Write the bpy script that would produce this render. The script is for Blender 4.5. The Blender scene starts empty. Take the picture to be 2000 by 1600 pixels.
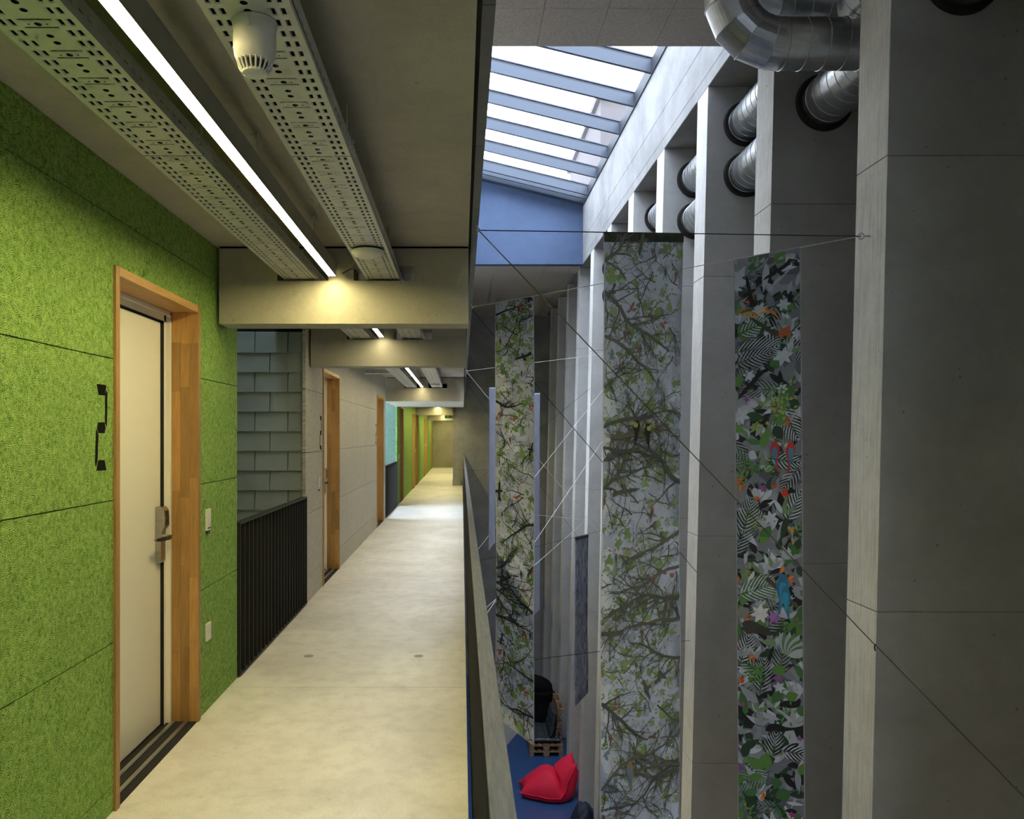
import bpy, bmesh, math, random
from mathutils import Vector, Matrix
R = random.Random(7)
sc = bpy.context.scene
COL = sc.collection

# ------------------------------------------------------------------ camera, sky, exposure
F = 1550.0                      # focal length in pixels of the 2000 x 1600 frame
EYE = 1.58
cam_d = bpy.data.cameras.new('camera')
cam_d.sensor_width = 36.0
cam_d.lens = 36.0 * F / 2000.0
cam_d.shift_x = (1000 - 902) / 2000.0
cam_d.shift_y = (852 - 800) / 2000.0
cam_d.clip_start = 0.05
cam = bpy.data.objects.new('camera', cam_d)
cam.location = (0, 0, EYE)
cam.rotation_euler = (math.pi / 2, 0, 0)
COL.objects.link(cam)
sc.camera = cam

SKY = 11.0
LAMP = 98.0
world = bpy.data.worlds.new('overcast_sky')
sc.world = world
world.use_nodes = True
bg = world.node_tree.nodes['Background']
bg.inputs[0].default_value = (0.80, 0.87, 1.0, 1)
bg.inputs[1].default_value = SKY

pl = bpy.data.lights.new('skylight_portal', 'AREA')
pl.shape = 'RECTANGLE'; pl.size = 2.7; pl.size_y = 10.0
pl.cycles.is_portal = True
po = bpy.data.objects.new('skylight_portal', pl)
po.location = (1.39, 12.9, 7.55); po.rotation_euler = (0, math.atan(0.245), 0)
COL.objects.link(po)
po2 = bpy.data.objects.new('added_skylight_portal', pl.copy()); po2.data.size_y = 7.6
po2.location = (1.39, -3.65, 7.55); po2.rotation_euler = po.rotation_euler; COL.objects.link(po2)

sc.view_settings.view_transform = 'Standard'
sc.view_settings.look = 'None'
sc.view_settings.exposure = 0.0
sc.view_settings.gamma = 1.0
sc.view_settings.use_curve_mapping = False
sc.cycles.use_denoising = True
sc.cycles.max_bounces = 9
sc.cycles.diffuse_bounces = 8
sc.cycles.use_light_tree = False
sc.cycles.debug_use_spatial_splits = True
sc.cycles.glossy_bounces = 3
sc.cycles.transparent_max_bounces = 6
sc.cycles.use_adaptive_sampling = True
sc.cycles.adaptive_threshold = 0.12
sc.cycles.adaptive_min_samples = 16
sc.cycles.light_sampling_threshold = 0.03
sc.cycles.caustics_reflective = False
sc.cycles.caustics_refractive = False
sc.cycles.sample_clamp_indirect = 6.0

# ------------------------------------------------------------------ mesh helpers
class MB:
    def __init__(s): s.v = []; s.f = []; s.c = []
    def quad(s, a, b, c, d):
        n = len(s.v); s.v += [tuple(a), tuple(b), tuple(c), tuple(d)]; s.f.append((n, n+1, n+2, n+3)); return s
    def poly(s, pts):
        n = len(s.v); s.v += [tuple(p) for p in pts]; s.f.append(tuple(range(n, n+len(pts)))); return s
    def box(s, x0, x1, y0, y1, z0, z1):
        n = len(s.v)
        s.v += [(x0,y0,z0),(x1,y0,z0),(x1,y1,z0),(x0,y1,z0),(x0,y0,z1),(x1,y0,z1),(x1,y1,z1),(x0,y1,z1)]
        for f in ((0,3,2,1),(4,5,6,7),(0,1,5,4),(1,2,6,5),(2,3,7,6),(3,0,4,7)):
            s.f.append(tuple(n+i for i in f))
        return s
    def hexa(s, p):
        n = len(s.v); s.v += [tuple(q) for q in p]
        for f in ((0,3,2,1),(4,5,6,7),(0,1,5,4),(1,2,6,5),(2,3,7,6),(3,0,4,7)):
            s.f.append(tuple(n+i for i in f))
        return s
    def tube(s, pts, r, n=8, cap=True):
        pts = [Vector(p) for p in pts]
        rs = r if isinstance(r, (list, tuple)) else [r]*len(pts)
        base = len(s.v); up = None
        for i, p in enumerate(pts):
            t = (pts[min(i+1, len(pts)-1)] - pts[max(i-1, 0)]).normalized()
            if up is None:
                up = Vector((0,0,1)) if abs(t.z) < .9 else Vector((1,0,0))
            a = t.cross(up).normalized(); b = a.cross(t).normalized(); up = b
            for k in range(n):
                th = 2*math.pi*k/n
                s.v.append(tuple(p + a*(rs[i]*math.cos(th)) + b*(rs[i]*math.sin(th))))
        for i in range(len(pts)-1):
            for k in range(n):
                k2 = (k+1) % n
                s.f.append((base+i*n+k, base+i*n+k2, base+(i+1)*n+k2, base+(i+1)*n+k))
        if cap:
            s.f.append(tuple(base+k for k in reversed(range(n))))
            e = base+(len(pts)-1)*n
            s.f.append(tuple(e+k for k in range(n)))
        return s
    def lathe(s, c, prof, n=24, axis='Z'):
        base = len(s.v); c = Vector(c)
        for r, h in prof:
            for k in range(n):
                a = 2*math.pi*k/n
                if axis == 'Z': q = Vector((r*math.cos(a), r*math.sin(a), h))
                elif axis == 'Y': q = Vector((r*math.cos(a), h, r*math.sin(a)))
                else: q = Vector((h, r*math.cos(a), r*math.sin(a)))
                s.v.append(tuple(c+q))
        for i in range(len(prof)-1):
            for k in range(n):
                k2 = (k+1) % n
                s.f.append((base+i*n+k, base+i*n+k2, base+(i+1)*n+k2, base+(i+1)*n+k))
        s.f.append(tuple(base+k for k in range(n)))
        e = base+(len(prof)-1)*n
        s.f.append(tuple(e+k for k in range(n)))
        return s
    def build(s, name, mat, parent=None, smooth=False, bevel=0.0):
        me = bpy.data.meshes.new(name)
        me.from_pydata(s.v, [], s.f); me.update()
        bm = bmesh.new(); bm.from_mesh(me)
        bmesh.ops.recalc_face_normals(bm, faces=bm.faces)
        bm.to_mesh(me); bm.free()
        me.materials.append(mat)
        if s.c:
            ca = me.color_attributes.new('Col', 'FLOAT_COLOR', 'CORNER')
            for p in me.polygons:
                c = s.c[p.index]
                for li in p.loop_indices: ca.data[li].color = (*c, 1)
        if smooth:
            for p in me.polygons: p.use_smooth = True
            try: me.set_sharp_from_angle(angle=math.radians(40))
            except Exception: pass
        o = bpy.data.objects.new(name, me)
        COL.objects.link(o)
        if parent: o.parent = parent
        if bevel:
            m = o.modifiers.new('bevel', 'BEVEL'); m.width = bevel; m.segments = 2; m.limit_method = 'ANGLE'
        return o

def empty(name, parent=None):
    o = bpy.data.objects.new(name, None); COL.objects.link(o); o.empty_display_size = .1
    if parent: o.parent = parent
    return o
def tag(o, label, cat, group=None):
    o['label'] = label; o['category'] = cat
    if group: o['group'] = group
    return o
def struct(o, label=None):
    o['kind'] = 'structure'
    if label: o['label'] = label
    return o
def px(x, y, Y):                 # photo pixel at depth Y, used for measuring the place
    return Vector(((x-902)*Y/F, Y, EYE-(y-852)*Y/F))

# ------------------------------------------------------------------ materials
class NT:
    def __init__(s, name):
        s.m = bpy.data.materials.new(name); s.m.use_nodes = True
        s.t = s.m.node_tree; s.b = s.t.nodes['Principled BSDF']; s.out = s.t.nodes['Material Output']
    def n(s, typ, **kw):
        nd = s.t.nodes.new(typ)
        for k, v in kw.items(): setattr(nd, k, v)
        return nd
    def l(s, a, b): s.t.links.new(a, b)
    def math(s, op, a, b=None, c=None):
        nd = s.n('ShaderNodeMath', operation=op)
        for i, q in enumerate((a, b, c)):
            if q is None: continue
            if isinstance(q, (int, float)): nd.inputs[i].default_value = q
            else: s.l(q, nd.inputs[i])
        return nd.outputs[0]
    def obj(s): return s.n('ShaderNodeTexCoord').outputs['Object']
    def mapping(s, vec, scale=(1,1,1), rot=(0,0,0), loc=(0,0,0)):
        nd = s.n('ShaderNodeMapping'); s.l(vec, nd.inputs[0])
        nd.inputs['Scale'].default_value = scale; nd.inputs['Rotation'].default_value = rot; nd.inputs['Location'].default_value = loc
        return nd.outputs[0]
    def noise(s, vec, scale, detail=4, rough=.55, dist=0.0):
        nd = s.n('ShaderNodeTexNoise'); s.l(vec, nd.inputs['Vector'])
        nd.inputs['Scale'].default_value = scale; nd.inputs['Detail'].default_value = detail
        nd.inputs['Roughness'].default_value = rough; nd.inputs['Distortion'].default_value = dist
        return nd.outputs['Fac']
    def ramp(s, fac, stops):
        nd = s.n('ShaderNodeValToRGB'); s.l(fac, nd.inputs[0])
        e = nd.color_ramp.elements
        while len(e) < len(stops): e.new(.5)
        for el, (p, c) in zip(e, stops):
            el.position = p; el.color = (*c, 1) if len(c) == 3 else c
        return nd.outputs[0]
    def mix(s, fac, a, b, blend='MIX'):
        nd = s.n('ShaderNodeMix', data_type='RGBA', blend_type=blend)
        if isinstance(fac, (int, float)): nd.inputs[0].default_value = fac
        else: s.l(fac, nd.inputs[0])
        for i, q in ((6, a), (7, b)):
            if isinstance(q, tuple): nd.inputs[i].default_value = (*q, 1)
            else: s.l(q, nd.inputs[i])
        return nd.outputs[2]
    def bump(s, h, strength, dist):
        nd = s.n('ShaderNodeBump'); s.l(h, nd.inputs['Height'])
        nd.inputs['Strength'].default_value = strength; nd.inputs['Distance'].default_value = dist
        s.l(nd.outputs[0], s.b.inputs['Normal'])
    def fin(s, col=None, rough=.6, metal=0.0, spec=None):
        if col is not None:
            if isinstance(col, tuple): s.b.inputs['Base Color'].default_value = (*col, 1)
            else: s.l(col, s.b.inputs['Base Color'])
        if isinstance(rough, (int, float)): s.b.inputs['Roughness'].default_value = rough
        else: s.l(rough, s.b.inputs['Roughness'])
        s.b.inputs['Metallic'].default_value = metal
        if spec is not None: s.b.inputs['Specular IOR Level'].default_value = spec
        return s.m

def concrete(name, col, var=.25, pores=.5, stain=.3, rough=.75, board=False):
    t = NT(name); o = t.obj()
    big = t.noise(o, 1.3, 5, .6, .4)
    mid = t.noise(o, 9, 5, .65)
    fine = t.noise(o, 90, 3, .6)
    a = tuple(c*(1-var) for c in col); b = tuple(min(1, c*(1+var*.7)) for c in col)
    c1 = t.ramp(big, [(.3, a), (.7, b)])
    m2 = t.ramp(mid, [(.25, (.62,.62,.60)), (.55, (1,1,1))])
    c2 = t.mix(stain, c1, m2, 'MULTIPLY')
    f2 = t.ramp(fine, [(.3, (.86,.86,.86)), (.6, (1,1,1))])
    c2 = t.mix(.7, c2, f2, 'MULTIPLY')
    # air pores
    v = t.n('ShaderNodeTexVoronoi'); t.l(o, v.inputs['Vector']); v.inputs['Scale'].default_value = 14
    rnd = t.n('ShaderNodeSeparateColor'); t.l(v.outputs['Color'], rnd.inputs[0])
    rad = t.math('MULTIPLY', t.math('POWER', rnd.outputs[0], 6), .16)
    hole = t.math('LESS_THAN', v.outputs['Distance'], rad)
    hole = t.math('MULTIPLY', hole, pores)
    c3 = t.mix(hole, c2, tuple(c*.22 for c in col))
    if board:       # rough-sawn formwork streaks running up the pillar end faces
        st = t.noise(t.mapping(o, (26, 26, .5)), 3.2, 5, .7)
        s2 = t.ramp(st, [(.40, (.62,.62,.61)), (.50, (1,1,1))])
        c3 = t.mix(.55, c3, s2, 'MULTIPLY')
    return t.fin(c3, rough)

def woodwool(name, plane, lo, mid, hi, cell=52, freq=960, bump=.9):
    t = NT(name); o = t.obj()
    sp = t.n('ShaderNodeSeparateXYZ'); t.l(o, sp.inputs[0])
    cb = t.n('ShaderNodeCombineXYZ')
    ax = {'YZ': (1, 2), 'XZ': (0, 2), 'XY': (0, 1)}[plane]
    t.l(sp.outputs[ax[0]], cb.inputs[0]); t.l(sp.outputs[ax[1]], cb.inputs[1])
    hs = []; cs = []
    wn = t.n('ShaderNodeTexNoise'); t.l(cb.outputs[0], wn.inputs['Vector']); wn.inputs['Scale'].default_value = 55; wn.inputs['Detail'].default_value = 1
    wv = t.n('ShaderNodeVectorMath', operation='MULTIPLY_ADD'); t.l(wn.outputs['Color'], wv.inputs[0]); wv.inputs[1].default_value = (.008,.008,0); t.l(cb.outputs[0], wv.inputs[2])
    for k in range(3):
        vec = t.mapping(wv.outputs[0], (1,1,1), (0,0,.7*k), (3.3*k, 1.7*k, 0))
        v = t.n('ShaderNodeTexVoronoi', voronoi_dimensions='2D'); t.l(vec, v.inputs['Vector'])
        v.inputs['Scale'].default_value = cell*(1+.3*k)
        d = t.n('ShaderNodeVectorMath', operation='SUBTRACT'); t.l(vec, d.inputs[0]); t.l(v.outputs['Position'], d.inputs[1])
        ds = t.n('ShaderNodeSeparateXYZ'); t.l(d.outputs[0], ds.inputs[0])
        c = t.n('ShaderNodeSeparateColor'); t.l(v.outputs['Color'], c.inputs[0])
        an = t.math('MULTIPLY', c.outputs[0], 6.283)
        w = t.math('ADD', t.math('MULTIPLY', ds.outputs[0], t.math('SINE', an)), t.math('MULTIPLY', ds.outputs[1], t.math('COSINE', an)))
        # only one to three strands per cell: fade away from the cell's own line
        x = t.math('MULTIPLY', w, freq)
        h = t.math('MULTIPLY', t.math('ADD', t.math('COSINE', x), 1), .5)
        h = t.math('MULTIPLY', h, t.math('ADD', .45, t.math('MULTIPLY', c.outputs[1], .6)))
        hs.append(h)
    h = t.math('MAXIMUM', t.math('MAXIMUM', hs[0], hs[1]), hs[2])
    nz = t.noise(o, 60, 3, .6); nb = t.noise(o, 1.1, 3)
    hh = t.math('ADD', h, t.math('MULTIPLY', t.math('SUBTRACT', nz, .5), .55))
    col = t.ramp(hh, [(.16, lo), (.52, mid), (.95, hi)])
    col = t.mix(.35, col, t.ramp(nb, [(.3, (.75,.75,.75)), (.7, (1,1,1))]), 'MULTIPLY')
    t.bump(hh, bump, .006)
    return t.fin(col, .85, spec=.25)

def plain(name, col, rough=.5, metal=0.0, noise=.0, scale=30, spec=None, bump=0.0, stretch=None):
    t = NT(name)
    c = col
    if noise:
        o = t.obj()
        if stretch: o = t.mapping(o, stretch)
        nz = t.noise(o, scale, 4, .6)
        c = t.ramp(nz, [(.3, tuple(q*(1-noise) for q in col)), (.7, tuple(min(1, q*(1+noise)) for q in col))])
        if bump: t.bump(nz, bump, .003)
    return t.fin(c, rough, metal, spec)

def wood(name, col, var=.3, axis=2):
    t = NT(name); o = t.obj()
    oi = t.n('ShaderNodeObjectInfo')
    sc3 = [28, 28, 28]; sc3[axis] = 2.2
    add = t.n('ShaderNodeVectorMath', operation='ADD'); t.l(o, add.inputs[0])
    cb = t.n('ShaderNodeCombineXYZ'); t.l(t.math('MULTIPLY', oi.outputs['Random'], 9), cb.inputs[0]); t.l(t.math('MULTIPLY', oi.outputs['Random'], 5), cb.inputs[2])
    t.l(cb.outputs[0], add.inputs[1])
    g = t.noise(t.mapping(add.outputs[0], tuple(sc3)), 2.2, 6, .62, .8)
    c = t.ramp(g, [(.28, tuple(q*(1-var) for q in col)), (.72, tuple(min(1, q*(1+var*.6)) for q in col))])
    r = t.ramp(oi.outputs['Random'], [(0, (.62,.60,.55)), (1, (1.15,1.12,1.05))])
    c = t.mix(1, c, r, 'MULTIPLY')
    t.bump(g, .12, .002)
    return t.fin(c, .45)

M = {}
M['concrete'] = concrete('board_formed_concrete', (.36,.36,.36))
M['concrete_pillar'] = concrete('pillar_concrete_shaded', (.54,.54,.54), .14, .6, .25, board=False)  # pillar faces toned darker than the ends to deepen their shade
M['concrete_board_lit'] = concrete('streaked_pillar_concrete_lit', (.90,.90,.90), .12, .5, .25, board=True)  # end faces whitened as if caught by daylight; the streaks are formwork
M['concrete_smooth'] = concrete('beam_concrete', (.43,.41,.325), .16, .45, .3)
M['concrete_floor'] = concrete('screed_concrete', (.87,.84,.79), .16, .2, .45, .55)
M['concrete_pale'] = concrete('pale_screed', (.80,.80,.79), .10, .1, .2, .5)
M['concrete_blue'] = concrete('blue_grey_concrete', (.075,.118,.225), .12, .1, .2)  # blue-grey base tone over the whole upstand
M['concrete_soffit'] = concrete('ceiling_concrete', (.54,.50,.42), .18, .3, .3)
M['green'] = woodwool('green_wood_wool', 'YZ', (.02,.055,.006), (.23,.47,.075), (.52,.76,.23))
M['grey'] = woodwool('natural_wood_wool', 'YZ', (.22,.21,.17), (.60,.57,.49), (.78,.75,.66), 55, 1000, .5)
M['teal'] = woodwool('teal_wood_wool', 'XZ', (.05,.085,.07), (.12,.22,.18), (.21,.34,.28), 46, 800, .6)
M['ceil_wool'] = woodwool('brown_grey_wood_wool', 'XY', (.30,.26,.23), (.68,.62,.57), (.86,.80,.75), 60, 1200, .6)
M['oak'] = wood('oiled_oak', (.52,.30,.10), .25)
M['oak_head'] = wood('oiled_oak_head', (.56,.33,.12), .25, 1)
M['pallet'] = wood('raw_pallet_wood', (.36,.25,.17), .35, 0)
M['plaster'] = plain('bounce_white_plaster', (.86,.86,.85), .8, 0, .04, 3)  # white for the unseen upper walls, to bounce light onto the pillars
M['cream'] = plain('cream_lacquer', (.93,.90,.78), .35)
M['gasket'] = plain('black_gasket', (.01,.01,.01), .6)
M['steel'] = plain('brushed_steel', (.55,.53,.48), .32, 1.0, .12, 60)
M['lever'] = plain('polished_dark_steel', (.22,.22,.22), .18, 1.0)
M['galv'] = plain('galvanised_steel', (.62,.63,.62), .38, .75, .12, 26)
M['tray'] = plain('galvanised_tray', (.60,.61,.58), .42, .35, .10, 18)
M['duct'] = plain('galvanised_duct', (.66,.68,.70), .30, 1.0, .14, 9)
M['black_steel'] = plain('black_painted_steel', (.016,.016,.017), .45)
M['rail_bar'] = plain('dark_bronze_steel', (.045,.043,.035), .40, .3)
M['handrail'] = plain('brushed_grey_handrail', (.13,.135,.135), .7, 0, .22, 14, spec=.15, stretch=(8, .7, 8), bump=.05)
M['fascia'] = plain('grey_steel_fascia', (.13,.14,.16), .5, .3, .2, 5)
M['dark'] = plain('black_joint', (.008,.008,.008), .9)
M['tile'] = plain('slate_green_shingle', (.34,.39,.38), .5, 0, .12, 3)
M['blue_floor'] = plain('blue_coated_floor', (.035,.095,.27), .28, 0, .10, 2)
M['red'] = plain('red_woven_fabric', (.86,.014,.07), .75, 0, .10, 120, bump=.1)
M['navy'] = plain('navy_fabric', (.012,.02,.055), .7, 0, .15, 80, bump=.1)
M['black_fabric'] = plain('black_fabric', (.010,.010,.012), .9, 0, .2, 80, spec=.1)
M['cushion'] = plain('slate_blue_cushion', (.035,.048,.065), .38, 0, .15, 40)
M['white_plastic'] = plain('white_plastic', (.82,.80,.74), .35)
M['dark_plastic'] = plain('dark_plastic', (.02,.02,.02), .4)
M['mat'] = plain('black_entrance_mat', (.018,.018,.018), .95, 0, .4, 200)
M['alu'] = plain('aluminium_strip', (.72,.72,.72), .3, .9)
M['lamp_body'] = plain('grey_lamp_housing', (.42,.42,.38), .4, .3)
M['paint_black'] = plain('black_stencil_paint', (.006,.006,.005), .95, 0, .5, 300, spec=.1, bump=.6)
M['pencil'] = plain('pencil_grey', (.16,.15,.10), .8)
M['cable_dark'] = plain('dark_steel_rope', (.02,.02,.02), .5, .3)
M['cable_white'] = plain('pale_rope', (.80,.80,.78), .5)
M['cable_olive'] = plain('olive_rope', (.13,.12,.04), .6)
M['rafter'] = plain('blue_grey_rafter', (.055,.07,.10), .45, .1)
M['rafter_dark'] = plain('dark_glazing_gasket', (.03,.035,.05), .6)
M['render'] = plain('rendered_roof_wall', (.080,.070,.070), .9, 0, .08, 3)
M['sign_green'] = plain('sign_green', (.0,.30,.16), .4)
M['sign_white'] = plain('sign_white', (.85,.9,.88), .4)
M['grey_cloth'] = plain('blue_grey_banner_back', (.42,.46,.62), .8, 0, .12, 5)
M['print_back'] = plain('white_banner_cloth', (.70,.73,.82), .75)
def mat_print(name, tint):
    t = NT(name)
    a = t.n('ShaderNodeAttribute', attribute_name='Col')
    return t.fin(t.mix(1, a.outputs['Color'], tint, 'MULTIPLY'), .7)
M['print'] = mat_print('banner_ink', (1,1,1))
def mat_crumple(name, lo, hi):
    t = NT(name); o = t.obj()
    n1 = t.noise(t.mapping(o, (5, 5, 1.6)), 2.6, 6, .7, 1.2)
    t.bump(n1, .9, .05)
    return t.fin(t.ramp(n1, [(.35, lo), (.62, hi)]), .8)
M['crumple'] = mat_crumple('marbled_grey_cloth', (.10,.11,.16), (.42,.44,.52))
def mat_glass():
    t = NT('clear_glazing')
    tr = t.n('ShaderNodeBsdfTransparent'); tr.inputs[0].default_value = (.95,.97,.98,1)
    gl = t.n('ShaderNodeBsdfGlossy'); gl.inputs['Roughness'].default_value = .02
    lw = t.n('ShaderNodeLayerWeight'); lw.inputs[0].default_value = .5
    mx = t.n('ShaderNodeMixShader'); t.l(t.math('ADD', .03, t.math('MULTIPLY', t.math('POWER', lw.outputs['Facing'], 5), .55)), mx.inputs[0]); t.l(tr.outputs[0], mx.inputs[1]); t.l(gl.outputs[0], mx.inputs[2])
    t.l(mx.outputs[0], t.out.inputs[0]); return t.m
M['glass'] = mat_glass()
def mat_emit(name, col, st):
    t = NT(name); e = t.n('ShaderNodeEmission'); e.inputs[0].default_value = (*col, 1); e.inputs[1].default_value = st
    t.l(e.outputs[0], t.out.inputs[0]); return t.m
M['emit'] = mat_emit('lamp_diffuser_glow', (1.0, .84, .40), LAMP)
M['emit_gallery_fill'] = mat_emit('gallery_fill_glow', (1.0, .95, .82), LAMP*.62)
M['emit_dim'] = mat_emit('lamp_diffuser_glow_dimmed', (1.0, .86, .50), LAMP*.45)

# ------------------------------------------------------------------ key dimensions (metres)
XW = -1.467          # corridor wall face
XE = 0.0275          # walkway edge
CEIL = 2.713         # corridor ceiling
X0 = 2.64            # pillar end faces at eye height, battered
BAT = .0235
GZ = -6.12           # hall floor
HC = 5.46            # hall ceiling
SK0, SK1 = 7.9, 17.9 # skylight from/to
def xf(z): return X0 + BAT*(z-EYE)
XS = xf(HC)          # spandrel face

# ------------------------------------------------------------------ setting: floors
fl = struct(empty('floor'), 'grey concrete walkway of large slabs')
for y0, y1, m in ((-3.0, 4.99, 'concrete_floor'), (4.996, 7.82, 'concrete_floor'), (7.826, 15.30, 'concrete_floor'),
                  (15.306, 17.92, 'concrete_pale'), (17.926, 25.5, 'concrete_floor'), (25.506, 40.0, 'concrete_floor')):
    MB().box(XW-.02, XE if y1 < 25.6 else -.29, y0, y1, -.30, 0).build('slab', M[m], fl)
MB().box(XW-.02, XE-.005, -3, 25.5, -.31, -.012).build('joint_filler', M['dark'], fl)
for x in (-1.10, -.31):
    c = MB().lathe((x, 5.70, 0), [(.034, -.002), (.034, .0015), (.030, .0025)], 20).build('floor_cap', M['concrete_smooth'], fl)
struct(MB().box(-1.7, 4.2, -8.0, 25.7, GZ-.2, GZ).build('floor_hall', M['blue_floor']), 'glossy blue hall floor far below the walkway')
struct(MB().box(-1.7, -.1, -3, 25.5, -3.35, -3.05).build('floor_below', M['concrete']), 'walkway slab of the storey below')

# ------------------------------------------------------------------ setting: left wall
def panel_rows(parent, y0, y1, seams, z0, z1, mat, holes=()):
    zs = [z0] + [s for s in seams if z0+.01 < s < z1-.01] + [z1]
    g = .0022
    for a, b in zip(zs[:-1], zs[1:]):
        MB().box(XW-.03, XW, y0, y1, a+g, b-g).build('panel', mat, parent)
def wall_run(name, label, y0, y1, doors, seams, mat, zt=CEIL):
    w = struct(empty(name), label)
    ys = y0
    bk = MB(); yb0 = y0+.15
    for (d0, d1) in doors:
        panel_rows(w, ys, d0, seams, 0, zt, mat)
        panel_rows(w, d0, d1, seams, 2.30, zt, mat)
        bk.box(XW-.32, XW-.0305, max(ys, yb0), d0, -.3, zt+.3)
        bk.box(XW-.32, XW-.0305, d0, d1, 2.30, zt+.3)
        bk.box(XW-.34, XW-.30, d0, d1, -.3, 2.30)
        ys = d1
    panel_rows(w, ys, y1, seams, 0, zt, mat)
    bk.box(XW-.32, XW-.0305, ys, y1, -.3, zt+.3)
    bk.build('backing', M['dark'], w)
    return w
SG = [.11, .71, 1.31, 1.905, 2.505]
SN = [.24, .84, 1.425, 2.025, 2.62]
D1 = (3.34, 4.42); D2 = (8.36, 9.47); D3 = (13.67, 14.80)
DF = [(18.72, 19.82), (23.5, 24.6), (25.4, 26.5), (30.7, 31.8), (32.7, 33.8), (37.8, 38.9)]
wall_run('wall_left_near', 'bright green wood-wool wall beside the first door', -3.0, 5.18, [D1], SG, M['green'])
wall_run('wall_left_middle', 'natural grey wood-wool wall in the middle of the walkway', 7.45, 15.22, [D2, D3], SN, M['grey'])
wall_run('wall_left_far', 'far green wood-wool wall with a row of doors', 17.95, 40.0, DF, SN, M['green'])

# ------------------------------------------------------------------ doors
digit = [[(315,160),(462,180),(440,340),(345,335)], [(462,258),(480,300),(470,830),(442,765),(445,330)],
         [(335,760),(435,760),(450,850),(435,930),(340,930),(320,850)], [(310,862),(340,960),(325,1350),(300,1460),(288,1380),(300,920)],
         [(340,1350),(435,1350),(462,1510),(310,1515)]]
def stencil(name, off, label, parent):
    n = empty(name); tag(n, label, 'number')
    for seg in digit:
        pts = []
        for cx, cy in seg:
            x = 150+cx/8; y = 730+cy/8
            Y = -(XW+.001)*F/(902-x); pts.append((Y+off, EYE-(y-852)*Y/F))
        m = MB(); k = len(pts)
        m.poly([(XW+.0012, a, b) for a, b in pts]); m.poly([(XW-.001, a, b) for a, b in pts])
        for i in range(k):
            a, b = pts[i], pts[(i+1) % k]
            m.quad((XW-.001, *a), (XW-.001, *b), (XW+.0012, *b), (XW+.0012, *a))
        m.build('segment', M['paint_black'], n)
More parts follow.
